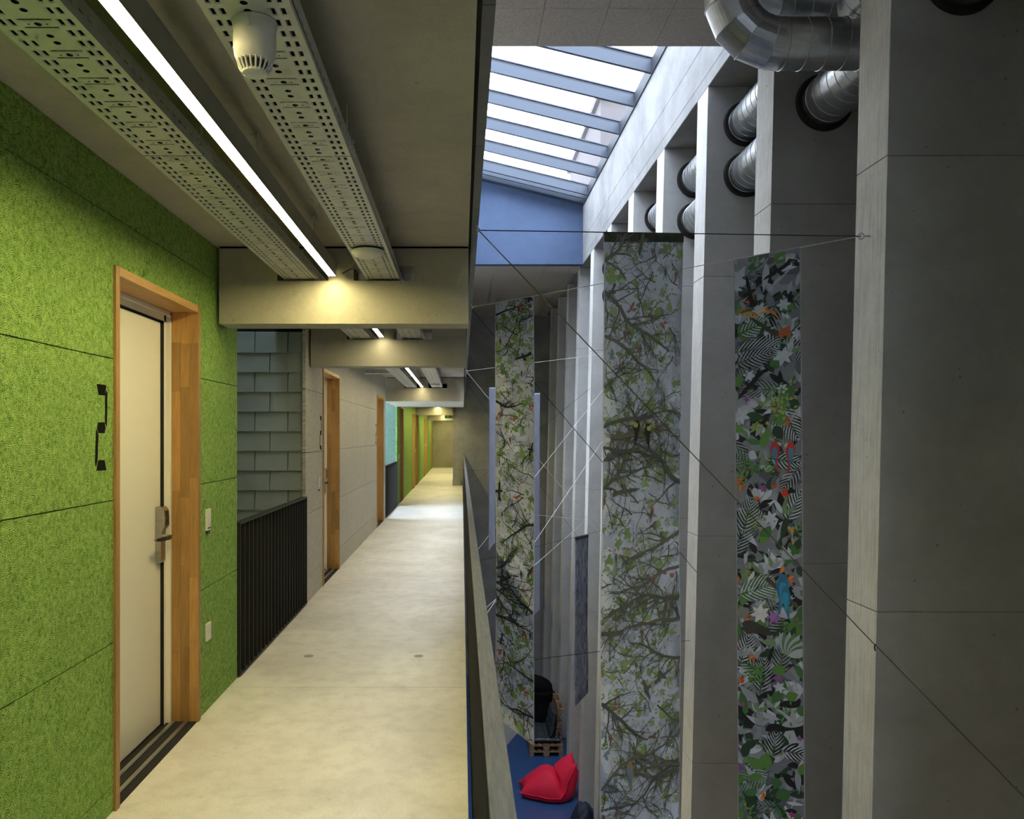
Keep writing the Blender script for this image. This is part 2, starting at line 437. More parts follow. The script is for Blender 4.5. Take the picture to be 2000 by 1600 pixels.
def door(i, d, detail, label):
    y0, y1 = d
    r = struct(empty('door_%d' % i), label)
    ct = .038; xb = XW-.185; xfr = XW+.012; H = 2.30
    MB().box(xb, xfr, y0, y0+ct, 0, H).build('jamb', M['oak'], r)
    far = MB().box(xb, xfr, y1-ct+(.004 if detail else 0), y1, 0, H).build('jamb', M['oak'], r)
    MB().box(xb, xfr, y0+ct, y1-ct, H-ct, H).build('head', M['oak_head'], r)
    if detail:      # finger-jointed staves of the far reveal
        cols = 4; w = (xfr-xb)/cols
        for c in range(cols):
            z = -R.uniform(0, .3)
            while z < H:
                L = R.uniform(.22, .62); a = max(z, 0); b = min(z+L, H-ct)
                if b-a > .02:
                    MB().box(xb+c*w+.0004, xb+(c+1)*w-.0004, y1-ct, y1-ct+.006, a+.0004, b-.0004).build('stave', M['oak'], far)
                z += L
    # steel frame, leaf
    fr = MB()
    a, b = y0+ct, y1-ct; zt = H-ct
    fr.box(xb-.02, xb+.028, a, a+.05, 0, zt); fr.box(xb-.02, xb+.028, b-.055, b, 0, zt); fr.box(xb-.02, xb+.028, a, b, zt-.055, zt)
    fr.box(xb-.02, xb+.050, b-.022, b, 0, zt); fr.box(xb-.02, xb+.050, a, b, zt-.022, zt)
    fr.build('frame', M['cream'], r, bevel=.002)
    MB().box(xb-.03, xb-.021, a, b, 0, zt).build('gasket', M['gasket'], r)
    MB().box(xb-.019, xb+.0276, b-.0562, b-.0548, 0, zt-.0548).box(xb-.019, xb+.0276, a+.05, b-.0562, zt-.0562, zt-.0548).build('seal', M['gasket'], r)
    leaf = MB().box(xb-.018, xb+.012, a+.056, b-.063, .012, zt-.063).build('leaf', M['cream'], r, bevel=.002)
    # lock set
    h = empty('lock_set', r)
    yb = b-.10
    if detail:
        m = MB(); prof = [(0, .90), (.026, .90), (.030, .912), (.030, 1.055), (.034, 1.075), (.050, 1.095), (.052, 1.14), (.047, 1.185), (.034, 1.20), (0, 1.20)]
        n0 = len(prof)
        A = [(xb+.012+x, yb-.036, z) for x, z in prof]; B = [(xb+.012+x, yb+.028, z) for x, z in prof]
        m.poly(A); m.poly(B)
        for k in range(n0): m.quad(A[k], A[(k+1) % n0], B[(k+1) % n0], B[k])
        m.build('escutcheon', M['steel'], h, bevel=.002)
        MB().hexa([(xb+.0625,yb-.026,1.10),(xb+.066,yb-.026,1.10),(xb+.066,yb+.02,1.10),(xb+.0625,yb+.02,1.10),
                   (xb+.0585,yb-.026,1.178),(xb+.062,yb-.026,1.178),(xb+.062,yb+.02,1.178),(xb+.0585,yb+.02,1.178)]).build('card_reader', M['dark_plastic'], h)
        MB().tube([(xb+.03, yb, 1.04), (xb+.078, yb, 1.04)], .010, 12).build('spindle', M['alu'], h, True)
        lv = MB(); P = [(xb+.078, yb+.012), (xb+.080, yb-.03), (xb+.076, yb-.08), (xb+.066, yb-.13), (xb+.058, yb-.15)]
        for (p, q), t0, t1 in zip(zip(P[:-1], P[1:]), (.013,.014,.013,.010), (.014,.013,.010,.005)):
            lv.hexa([(p[0]-.007,p[1],1.04-t0),(p[0]+.005,p[1],1.04-t0),(q[0]+.005,q[1],1.037-t1),(q[0]-.007,q[1],1.037-t1),
                     (p[0]-.007,p[1],1.04+t0*.5),(p[0]+.005,p[1],1.04+t0*.5),(q[0]+.005,q[1],1.037+t1*.5),(q[0]-.007,q[1],1.037+t1*.5)])
        lv.build('lever', M['lever'], h)
    else:
        MB().box(xb+.012, xb+.04, yb-.03, yb+.02, .90, 1.20).build('escutcheon', M['steel'], h)
        MB().tube([(xb+.03, yb, 1.04), (xb+.075, yb, 1.04), (xb+.07, yb-.13, 1.04)], .009, 6).build('lever', M['galv'], h)
    # entrance mat in the reveal
    t = empty('threshold', r)
    MB().box(xb-.02, XW+.004, a, b, -.02, .004).build('mat', M['mat'], t)
    for xs in ((XW-.135, XW-.127, XW-.119), (XW-.062, XW-.054, XW-.046)):
        for x in xs: MB().box(x-.0028, x+.0028, a, b, .004, .0062).build('strip', M['alu'], t)
    return r
door(1, D1, True, 'cream door in a deep oak casing in the near green wall')
door(2, D2, True, 'door in a deep oak casing, first in the grey wall')
door(3, D3, False, 'oak-cased door at the far end of the grey wall')
for k, d in enumerate(DF):
    door(4+k, d, False, 'oak-cased door in the far green wall, number %s from the opening' % ('one','two','three','four','five','six')[k])
stencil('stencilled_number', 0, 'black stencilled figure two beside the near door on the green wall', None)
stencil('stencilled_number', 5.02, 'black stencilled figure two beside the first door in the grey wall', None)
stencil('stencilled_number', 10.33, 'small black stencilled figure beside the last door of the grey wall', None)

def socket(y, z, kind, label):
    s = empty('wall_switch' if kind != 'outlet' else 'power_outlet'); tag(s, label, 'switch' if kind != 'outlet' else 'outlet')
    hw, hh = (.036, .062) if kind == 'reader' else (.04, .04)
    if kind == 'outlet': hh = .05
    MB().box(XW, XW+.012, y-hw, y+hw, z-hh, z+hh).build('plate', M['white_plastic'], s, bevel=.003)
    if kind == 'outlet':
        MB().lathe((XW+.012, y, z), [(.024, .001), (.022, .0015), (.020, -.004), (.001, -.004)], 20, 'X').build('well', M['white_plastic'], s)
        for dy in (-.009, .009): MB().lathe((XW+.012, y+dy, z), [(.003, -.003), (.003, -.0028)], 8, 'X').build('contact_hole', M['dark_plastic'], s)
    else:
        MB().box(XW+.012, XW+.0135, y-hw+.012, y+hw-.008, z-hh+.010, z-hh+.018).build('slot', M['dark_plastic'], s)
        MB().box(XW+.012, XW+.013, y+hw-.022, y+hw-.016, z-hh+.028, z-hh+.034).build('indicator', M['dark_plastic'], s)
        MB().box(XW+.002, XW+.010, y-hw+.01, y+hw-.01, z-hh-.018, z-hh).build('holder', M['dark_plastic'], s)
socket(4.57, 1.10, 'reader', 'white wall card holder beside the near door on green wall')
socket(4.57, .455, 'outlet', 'white power outlet low on the green wall')
socket(8.13, 1.10, 'reader', 'white wall switch left of the first door in the grey wall')
socket(18.45, 1.10, 'reader', 'white wall switch left of the first far green door')
socket(24.95, 1.12, 'reader', 'white wall switch between the paired far green doors')
socket(32.2, 1.20, 'reader', 'tiny white wall switch near the end of the far green wall')

# ------------------------------------------------------------------ stair wells left of the walkway
w = struct(empty('wall_stair_tiled'), 'slate-green shingle wall of the first stair opening')
MB().box(-4.6, XW-.032, 7.50, 7.62, -3.0, 5.0).build('backing', M['dark'], w)
tw, th = .312, .185
r = 0
z = 2.40 - .008
row = 0
zb = EYE-(690-852)*7.48/F - th      # first full row below the beam
zrow = zb + th*2
while zrow > -.5:
    zrow -= th
    xo = XW-.032 if row % 2 == 0 else XW-.032
    off = (0.10 if row % 2 == 0 else -.21)
    x = XW-.0295 + off + .10
    x1 = XW-.0295
    first = True
    xe = XW-.0295
    cuts = [xe]; cc = xe - (.142 if row % 2 == 0 else .312)
    while cc > -2.75: cuts.append(cc); cc -= tw
    for b, a in zip(cuts[:-1], cuts[1:]):
        MB().hexa([(a+.004,7.463,zrow+.003),(b-.004,7.463,zrow+.003),(b-.004,7.50,zrow+.003),(a+.004,7.50,zrow+.003),
                   (a+.004,7.487,zrow+th+.012),(b-.004,7.487,zrow+th+.012),(b-.004,7.50,zrow+th+.02),(a+.004,7.50,zrow+th+.02)]).build('tile', M['tile'], w)
    row += 1
struct(MB().box(-4.6, XW-.031, 5.06, 5.18, -3.0, 5.0).build('wall_stair_side', M['green']))
struct(MB().box(-4.72, -4.6, 5.06, 7.62, -3.0, 5.0).build('wall_stair_back', M['concrete']))
struct(MB().box(-4.7, -2.25, 5.06, 7.62, 5.0, 5.1).build('ceiling_stair', M['concrete']))
w4 = struct(empty('window_added_stair'), 'unseen rooflight added over the first stair to light the shingles')  # rooflight added out of view so the shingle rows catch light
MB().box(-2.22, -1.80, 5.09, 7.59, 5.03, 5.04).build('pane', M['glass'], w4)
for a in ((-2.25, -2.19, 5.06, 7.62), (-1.83, -1.75, 5.06, 7.62), (-2.25, -1.75, 5.06, 5.12), (-2.25, -1.75, 7.56, 7.62)): MB().box(*a, 5.0, 5.08).build('frame', M['rafter'], w4)
struct(MB().box(-4.7, XW-.03, 5.06, 7.62, -3.1, -3.0).build('floor_stair', M['concrete']))
# second well, open to the sky
struct(MB().box(-4.2, XW-.031, 17.95, 18.05, -3.0, 5.4).build('wall_stair_teal', M['teal']), 'teal wood-wool wall of the second stair opening')
struct(MB().box(-4.2, XW-.031, 15.10, 15.22, -3.0, 5.4).build('wall_stair_light', M['concrete_pale']))
w2 = struct(empty('window_2'), 'tall stair window behind the second opening')
for z0, z1 in ((-3.0, 0.0), (0.0, 2.6), (2.6, 5.4)):
    MB().box(-4.26, -4.25, 15.25, 17.92, z0+.03, z1-.03).build('pane', M['glass'], w2)
    MB().box(-4.30, -4.20, 15.22, 17.95, z0-.03, z0+.03).build('transom', M['rafter'], w2)
for yy in (15.22, 16.58, 17.91): MB().box(-4.30, -4.20, yy, yy+.04, -3.0, 5.4).build('mullion', M['rafter'], w2)
struct(MB().box(-4.3, XW-.3, 15.10, 18.05, 5.4, 5.5).build('ceiling_stair_light', M['concrete_pale']))
struct(MB().box(-4.3, XW-.03, 15.10, 18.05, -3.1, -3.0).build('floor_stair_light', M['concrete_pale']))

def flat_railing(name, label, x0, x1, y0, y1, pitch, mat, handmat, zt, zb, hx0, hx1, ht):
    g = empty(name); tag(g, label, 'railing')
    n = max(1, int(round((y1-y0)/pitch)))
    proto = MB().box(x0, x1, -.004, .004, zb, zt).build('bar', mat, g)
    proto.location.y = y0
    for k in range(1, n+1):
        o = proto.copy(); COL.objects.link(o); o.parent = g; o.location.y = y0+(y1-y0)*k/n
    MB().box(hx0, hx1, y0-.01, y1+.01, zt, zt+ht).build('handrail', handmat, g, bevel=.001)
    MB().box(x0, x1, y0-.01, y1+.01, zb-.008, zb).build('bottom_rail', mat, g)
    return g
flat_railing('stair_railing', 'black flat-bar railing closing the stair opening before the shingle wall', XW-.03, XW+.018, 5.20, 7.43, .108, M['black_steel'], M['black_steel'], 1.00, .02, XW-.034, XW+.020, .012)
flat_railing('stair_railing', 'black flat-bar railing in front of the teal wall', XW-.03, XW+.018, 15.24, 17.93, .12, M['black_steel'], M['black_steel'], 1.0, .02, XW-.034, XW+.020, .012)
flat_railing('walkway_railing', 'long grey handrail on close dark bars along the walkway edge',   .047, .080, -2.9, 25.45, .11, M['rail_bar'], M['handrail'], .986, -.14, .0435, .084, .014)

# ------------------------------------------------------------------ corridor ceiling, beams
cl = struct(empty('ceiling'), 'raw concrete ceiling of the walkway')
for y0, y1, xr in ((-3, 4.74, .04), (4.74, 7.6, .04), (7.6, 15.28, .04), (15.28, 18.4, .04), (18.4, 25.5, .04), (25.5, 40, -.3)):
    MB().box(XW-.31, xr, y0, y1, CEIL, CEIL+.28).build('slab', M['concrete_soffit'], cl)

TL = (-1.065, -.866)      # left tray
TR = (-.572, -.371)       # right tray
TZ = EYE+.938
LX = (-.783, -.738)
def holed(m, x0, x1, z0, z1, y0, y1, holes):
    xs = sorted({x0, x1, *[h[0] for h in holes], *[h[1] for h in holes]})
    zs = sorted({z0, z1, *[h[2] for h in holes], *[h[3] for h in holes]})
    def solid(i, j):
        if i < 0 or j < 0 or i >= len(xs)-1 or j >= len(zs)-1: return False
        cx = (xs[i]+xs[i+1])/2; cz = (zs[j]+zs[j+1])/2
        return not any(h[0] < cx < h[1] and h[2] < cz < h[3] for h in holes)
    for i in range(len(xs)-1):
        for j in range(len(zs)-1):
            if not solid(i, j): continue
            a, b, c, d = xs[i], xs[i+1], zs[j], zs[j+1]
            m.quad((a,y0,c),(b,y0,c),(b,y0,d),(a,y0,d)); m.quad((a,y1,c),(a,y1,d),(b,y1,d),(b,y1,c))
            if not solid(i-1, j): m.quad((a,y0,c),(a,y0,d),(a,y1,d),(a,y1,c))
            if not solid(i+1, j): m.quad((b,y0,c),(b,y1,c),(b,y1,d),(b,y0,d))
            if not solid(i, j-1): m.quad((a,y0,c),(a,y1,c),(b,y1,c),(b,y0,c))
            if not solid(i, j+1): m.quad((a,y0,d),(b,y0,d),(b,y1,d),(a,y1,d))
BB = EYE+.67
def beam(y0, y1, label, x1=.04, holes=True, parent_name='concrete_beam'):
    b = empty(parent_name); tag(b, label, 'beam')
    m = MB()
    hs = [(-1.10, -.795, TZ-.012, TZ+.075), (-.645, -.285, TZ-.012, TZ+.075)] if holes else []
    holed(m, XW+.02 if y0 < 15 else XW-.03, x1, BB, CEIL-.014, y0, y1, hs)
    m.build('body', M['concrete_smooth'], b)
    MB().box(XW+.02, x1-.004, y0+.012, y1-.012, CEIL-.014, CEIL).build('joint_strip', M['dark'], b)
    return b
b1 = beam(4.73, 4.95, 'nearest concrete ceiling beam, lit yellow, pierced by the cable trays')
beam(7.60, 7.81, 'second concrete ceiling beam, above the first grey-wall door')
beam(15.28, 18.40, 'broad pale concrete beam in front of the far green corridor')
beam(25.3, 25.52, 'concrete ceiling beam above the green exit sign', x1=-.29)
beam(33.9, 34.12, 'farthest concrete ceiling beam near the corridor end', x1=-.29)
# pencilled number on the first beam
pm = MB()
def stroke(pts, r=.0008):
    pm.tube([(px(x, y, 4.729).x, 4.7292, px(x, y, 4.729).z) for x, y in pts], r, 4)
stroke([(571.5,569.5),(573,567.5),(575.5,568),(576,570.5),(573,574.5),(571.8,575.6),(577.5,575)])
stroke([(582,566.5),(579.5,573.5),(582,574),(581,571)])
pm.build('pencil_mark', M['pencil'], b1)

# walls that close the far corridor and the back
struct(MB().box(-1.8, .04, -3.12, -3.0, GZ, CEIL+.3).build('wall_back', M['concrete_soffit']))
struct(MB().box(-.2, 4.2, -8.2, -8.0, GZ, 7.8).build('wall_hall_near', M['concrete']))
struct(MB().box(-.2, .04, -8.0, -3.12, GZ, CEIL+.29).build('wall_hall_left', M['concrete']))
struct(MB().box(-.285, 0.0, 25.79, 40, -.3, CEIL+.3).build('wall_corridor_right', M['concrete']))
we = struct(empty('wall_corridor_end'), 'yellow-lit concrete wall closing the corridor')
MB().box(-1.9, 0, 40, 40.2, -.3, 1.318).build('lift', M['concrete_smooth'], we); MB().box(-1.9, 0, 40, 40.2, 1.324, CEIL+.3).build('lift', M['concrete_smooth'], we)
MB().box(-1.9, 0, 40.01, 40.2, 1.3, 1.34).build('joint', M['dark'], we)
wf = struct(empty('wall_far'), 'grey concrete end wall of the hall')
for z0, z1 in ((GZ, -2.0), (-2.0, .48), (.48, 3.3), (3.3, HC)):
    MB().box(-.29, 4.2, 25.5, 25.8, z0+.003, z1-.003).build('lift', M['concrete'], wf)
MB().box(-.28, 4.2, 25.512, 25.79, GZ, HC).build('joint', M['dark'], wf)
MB().box(-.30, -.02, 25.42, 25.5, 0, .20).build('plinth', M['concrete'], wf)
struct(MB().box(-1.72, -1.6, -3, 25.5, GZ, -.3).build('wall_lower_left', M['concrete']))
struct(MB().box(-1.7, -.3, 25.5, 25.7, GZ, -.3).build('wall_lower_far', M['concrete']))
struct(MB().box(-.2, .04, -8.0, 25.6, 5.763, 8.1).build('wall_upper_left', M['plaster']))
struct(MB().box(-.2, .04, -8.0, -3.0, CEIL+.28, 5.763).build('wall_upper_near', M['plaster']))
struct(MB().box(-1.75, -1.6, -3.1, 25.7, CEIL+.28, 5.763).build('wall_gallery', M['plaster']), 'unseen upper gallery wall, white to bounce light at the pillars')
struct(MB().box(-1.75, .04, -3.1, 25.7, 5.763, 5.9).build('ceiling_gallery', M['plaster']))
struct(MB().box(-1.75, .04, -3.2, -3.0, CEIL+.28, 5.763).build('wall_gallery_near', M['plaster']))
struct(MB().box(-1.75, .04, 25.6, 25.8, CEIL+.28, 5.763).build('wall_gallery_far', M['plaster']))
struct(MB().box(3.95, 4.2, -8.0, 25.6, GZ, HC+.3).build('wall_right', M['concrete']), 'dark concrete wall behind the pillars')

# fascia plates of the upper floor edge
fa = empty('walkway_fascia'); tag(fa, 'dark grey steel fascia plates along the edge of the upper floor', 'fascia')
y = -2.95
while y < 25.3:
    y2 = min(y+1.005, 25.45)
    MB().box(.054, .089, y+.002, y2-.002, CEIL-.005, CEIL+1.2).build('plate', M['fascia'], fa)
    y += 1.005
MB().box(.0405, .055, -2.95, 25.45, CEIL+.01, CEIL+1.2).build('shadow_gap', M['dark'], fa)
MB().box(.042, .10, -2.95, 25.45, CEIL+1.2, CEIL+1.23).build('coping', M['fascia'], fa)

# ------------------------------------------------------------------ hall ceiling and skylight
hc = struct(empty('ceiling_hall'), 'brown-grey wood-wool panels of the hall ceiling')
xs = [.16+.585*k for k in range(-0, 5)] + [xf(HC)]
def ceil_panels(rows):
    for (ya, yb) in rows:
        prev = .09
        for xx in xs + []:
            if xx - prev > .02:
                MB().box(prev+.002, xx-.002, ya+.002, yb-.002, HC, HC+.03).build('panel', M['ceil_wool'], hc)
            prev = xx
ceil_panels([(7.2, SK0), (6.0, 7.2), (4.8, 6.0), (3.6, 4.8), (2.4, 3.6), (1.2, 2.4), (.3, 1.2)])
ceil_panels([(SK1+.2, 18.8), (18.8, 20.0), (20.0, 21.2), (21.2, 22.4), (22.4, 23.6), (23.6, 24.8), (24.8, 25.49)])
MB().box(.0, XS, .1, SK0-.19, HC+.012, HC+.4).build('slab', M['concrete_soffit'], hc)
MB().box(.0, XS, SK1+.19, 25.6, HC+.012, HC+.4).build('slab', M['concrete_soffit'], hc)
MB().box(XS+.004, 4.2, -8.0, 25.6, HC, HC+.4).build('slab', M['concrete'], hc)

ZS = EYE+5.2
SL = .245
def zsk(x): return ZS + (XS-x)*SL
# spandrel above the pillars, three pours with joints
sp = struct(empty('wall_spandrel'), 'white concrete spandrel between the skylight and the pillars')
ZS = EYE+5.2
for za, zb2 in ((HC, 5.61), (5.61, 6.0), (6.0, ZS)):
    for ya, yb in ((-8.0, -4.0), (-4.0, .3), (SK0-.2, 10.9), (10.9, 14.3), (14.3, SK1+.2)):
        MB().box(XS, XS+.2, ya+.001, yb-.001, za+.004, zb2-.004).build('pour', M['concrete'], sp)
for ya, yb in ((-8.0, .3), (SK0-.2, SK1+.2)):
    MB().box(XS+.008, XS+.2, ya, yb, HC+.012, ZS).build('joint', M['concrete'], sp)
struct(MB().box(.0, XS+.2, .1, .3, HC+.035, 7.8).build('wall_skylight_front', M['concrete_pillar']))
struct(MB().hexa([(0,SK1,HC-.002),(XS,SK1,HC-.002),(XS,SK1+.2,HC-.002),(0,SK1+.2,HC-.002),(0,SK1,zsk(0)-.002),(XS,SK1,zsk(XS)-.002),(XS,SK1+.2,zsk(XS)-.002),(0,SK1+.2,zsk(0)-.002)]).build('wall_skylight_end', M['concrete_blue']), 'blue-grey upstand closing the far end of the skylight')
struct(MB().box(.0, XS+.2, SK0-.2, SK0, HC+.035, 7.8).build('wall_skylight_near', M['concrete_pillar']))

def sloped(y0, y1, z0, z1, x0=.0, x1=None):
    x1 = XS if x1 is None else x1
    return MB().hexa([(x0,y0,zsk(x0)+z0),(x1,y0,zsk(x1)+z0),(x1,y1,zsk(x1)+z0),(x0,y1,zsk(x0)+z0),
                      (x0,y0,zsk(x0)+z1),(x1,y0,zsk(x1)+z1),(x1,y1,zsk(x1)+z1),(x0,y1,zsk(x0)+z1)])
def skylight(name, label, ya, yb, ry):
    sky = struct(empty(name), label)
    for yy in ry:
        rf = sloped(yy-.03, yy+.03, 0, .17).build('rafter', M['rafter'], sky)
        sloped(yy-.022, yy+.022, .17, .20).build('gasket', M['rafter_dark'], rf)
        sloped(yy-.035, yy+.035, .212, .23).build('cover_strip', M['rafter'], rf)
    sloped(yb-.18, yb+.02, 0, .17).build('end_rafter', M['rafter'], sky)
    sloped(yb-.35, yb-.30, .05, .17).build('end_rafter', M['rafter'], sky)
    edges = [ya] + ry + [yb+.02]
    for a, b in zip(edges[:-1], edges[1:]):
        sloped(a+.008, b-.008, .201, .210).build('pane', M['glass'], sky)
    MB().box(XS-.02, XS+.05, ya, yb, ZS-.02, ZS+.20).build('eaves_frame', M['rafter_dark'], sky)
skylight('window_1', 'sloping glazed skylight with blue-grey rafters', SK0, SK1, [17.15-1.153*k for k in range(8, -1, -1)])
skylight('window_added_near', 'unseen skylight over the near end, added to light the banners', -7.9, .1, [-7.4+1.153*k for k in range(7)])  # second skylight added out of view to throw daylight on banner fronts
tag(MB().box(3.55, 9, 20.3, 26, 5.86, 10.2).box(3.45, 9.1, 20.2, 26.1, 10.2, 10.35).build('rooftop_block', M['render']), 'pale brown rendered roof building seen through the skylight', 'building')

# ------------------------------------------------------------------ pillars
lab = ['nearest and widest concrete pillar, carrying the steel eye bolt',
       'second concrete pillar, behind the right-hand jungle banner top',
       'third concrete pillar, between the two large printed banners',
       'fourth concrete pillar, its foot hidden behind the large branch banner',
       'fifth concrete pillar, mostly hidden behind the large branch banner',
       'sixth concrete pillar, beside the left edge of the large branch banner',
       'seventh concrete pillar, with the narrow grey cloth strip and red beanbag at its foot',
       'eighth concrete pillar, bright edge just left of the grey cloth strip',
       'ninth concrete pillar, first in the shade beyond the skylight',
       'tenth concrete pillar in the shade beyond the skylight',
       'last dark concrete pillar next to the hall end wall']
PY = [5.0+1.9*k for k in range(11)]
PT = .39
for k in range(4):      # pillars beside and behind the camera, the first widened to keep light off the nearest pillar
    yy = (2.72, .8, -1.1, -3.0)[k]; xo = -.36 if k == 0 else 0.0
    p = empty('concrete_pillar'); tag(p, ('unseen concrete pillar right of the camera, widened to block light', 'concrete pillar beside the camera', 'concrete pillar behind the camera', 'farthest concrete pillar behind the camera')[k], 'pillar', 'concrete pillars along the hall')
    MB().hexa([(xf(GZ)+xo,yy,GZ),(3.96,yy,GZ),(3.96,yy+.38,GZ),(xf(GZ)+xo,yy+.38,GZ),(xf(HC)+xo,yy,HC),(3.96,yy,HC),(3.96,yy+.38,HC),(xf(HC)+xo,yy+.38,HC)]).build('shaft', M['concrete_board_lit'], p, bevel=.004)
for k, yy in enumerate(PY):
    p = empty('concrete_pillar'); tag(p, lab[k], 'pillar', 'concrete pillars along the hall')
    lifts = [GZ, -2.05, .47, 3.35 + .25*(k % 2), HC]
    for a, b in zip(lifts[:-1], lifts[1:]):
        a2, b2 = a+.0025, b-.0025
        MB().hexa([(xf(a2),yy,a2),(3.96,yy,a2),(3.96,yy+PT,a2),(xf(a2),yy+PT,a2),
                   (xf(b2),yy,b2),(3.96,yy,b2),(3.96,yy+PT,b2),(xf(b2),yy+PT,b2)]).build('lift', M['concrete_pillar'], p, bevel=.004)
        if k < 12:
            lo = p.children[-1]; lo.data.materials.append(M['concrete_board_lit'])
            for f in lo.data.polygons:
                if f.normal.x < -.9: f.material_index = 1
    MB().hexa([(xf(GZ)+.006,yy+.006,GZ),(3.96,yy+.006,GZ),(3.96,yy+PT-.006,GZ),(xf(GZ)+.006,yy+PT-.006,GZ),
               (xf(HC)+.006,yy+.006,HC),(3.96,yy+.006,HC),(3.96,yy+PT-.006,HC),(xf(HC)+.006,yy+PT-.006,HC)]).build('joint', M['concrete'], p)

# ------------------------------------------------------------------ ventilation ducts
DX, DR = 3.15, .205
def duct_along(z, label):
    d = empty('ventilation_duct'); tag(d, label, 'duct')
    MB().lathe((DX, 0, z), [(DR, -2.9), (DR, 20.0)], 40, 'Y').build('pipe', M['duct'], d, True)
    proto = None; yy = -1
    while yy < 16:
        if proto is None:
            proto = MB().lathe((DX, 0, z), [(DR, -.004), (DR+.004, -.0015), (DR+.004, .0015), (DR, .004)], 40, 'Y').build('seam', M['duct'], d, True); o = proto
        else:
            o = proto.copy(); COL.objects.link(o); o.parent = d
        o.location.y = yy; yy += .13
    for k in range(7):
        MB().lathe((DX, PY[k], z), [(DR+.002, -.035), (DR+.035, -.035), (DR+.046, -.012), (DR+.046, .004), (DR+.002, .004)], 40, 'Y').build('collar', M['gasket'], d, True)
    return d
duct_along(EYE+3.46, 'upper silver spiral duct passing through the pillars under the ceiling')
duct_along(EYE+2.90, 'lower silver spiral duct passing through the pillars')
def elbow_duct(yc, zc, xe, r, rb, label):
    d = empty('ventilation_duct'); tag(d, label, 'duct')
    MB().lathe((0, yc, zc), [(r, xe+rb), (r, DX)], 40, 'X').build('pipe', M['duct'], d, True)
    x = xe+rb+.03
    while x < DX-.1:
        MB().lathe((x, yc, zc), [(r, -.004), (r+.005, -.0015), (r+.005, .0015), (r, .004)], 40, 'X').build('seam', M['duct'], d, True); x += .145
    # segmented bend from horizontal to upright, four gores
    cen = Vector((xe+rb, yc, zc+rb)); n = 40
    prev = None
    ang = [math.radians(a) for a in (270, 259, 236, 214, 191, 180)]
    rings = []
    for i, a in enumerate(ang):
        # mitre plane through the bend centre
        ring = []
        for k in range(n):
            th = 2*math.pi*k/n
            u = rb + r*math.cos(th); v = r*math.sin(th)
            ring.append(cen + Vector((u*math.cos(a), v, u*math.sin(a))))
        rings.append(ring)
    for i in range(len(ang)-1):
        m = MB()
        for k in range(n): m.quad(rings[i][k], rings[i][(k+1) % n], rings[i+1][(k+1) % n], rings[i+1][k])
        m.build('gore', M['duct'], d, True)
    for i in range(1, len(ang)-1):
        m = MB(); c = sum(rings[i], Vector())/n
        loop = [c+(q-c)*1.012 for q in rings[i]]; m.tube(loop+[loop[0]], .0045, 6, False); m.build('seam', M['duct'], d, True)
    MB().lathe((xe, yc, 0), [(r, zc+rb), (r, HC+.1)], 40, 'Z').build('pipe', M['duct'], d, True)
    return d
elbow_duct(5.90, EYE+2.915, 1.99, .182, .36, 'big silver duct elbow turning up to the ceiling, in front')
elbow_duct(6.42, EYE+3.47, 2.30, .182, .30, 'second silver duct crossing close under the ceiling behind the big elbow')

# ------------------------------------------------------------------ cable trays
PER = .1425
def slot_cell(m, x0, x1, y0, y1, hx, hy, z, cx=None, cy=None, dz=.0025):
    """plate cell with an embossed slot"""
    cx = (x0+x1)/2 if cx is None else cx; cy = (y0+y1)/2 if cy is None else cy
    e = .0022
    o = [(x0,y0),(x1,y0),(x1,y1),(x0,y1)]
    r1 = [(cx-hx-e,cy-hy-e),(cx+hx+e,cy-hy-e),(cx+hx+e,cy+hy+e),(cx-hx-e,cy+hy+e)]
    r2 = [(cx-hx,cy-hy),(cx+hx,cy-hy),(cx+hx,cy+hy),(cx-hx,cy+hy)]
    for i in range(4):
        j = (i+1) % 4
        m.quad((*o[i],z),(*o[j],z),(*r1[j],z),(*r1[i],z))
        m.quad((*r1[i],z),(*r1[j],z),(*r2[j],z+dz),(*r2[i],z+dz))
def round_cell(m, x0, x1, y0, y1, r, z, n=8):
    cx, cy = (x0+x1)/2, (y0+y1)/2
    sq = []; ci = []
    for k in range(n):
        a = 2*math.pi*(k+.5)/n; c, s = math.cos(a), math.sin(a)
        t = max(abs(c), abs(s)); sq.append((cx+(x1-x0)/2*c/t, cy+(y1-y0)/2*s/t)); ci.append((cx+r*c, cy+r*s))
    # square corners
    for k in range(n):
        j = (k+1) % n
        m.quad((*sq[k],z),(*sq[j],z),(*ci[j],z),(*ci[k],z))
    for sx in (x0, x1):
        for sy in (y0, y1):
            near = sorted(sq, key=lambda p: (p[0]-sx)**2+(p[1]-sy)**2)[:2]
            m.poly([(sx, sy, z), (*near[0], z), (*near[1], z)])
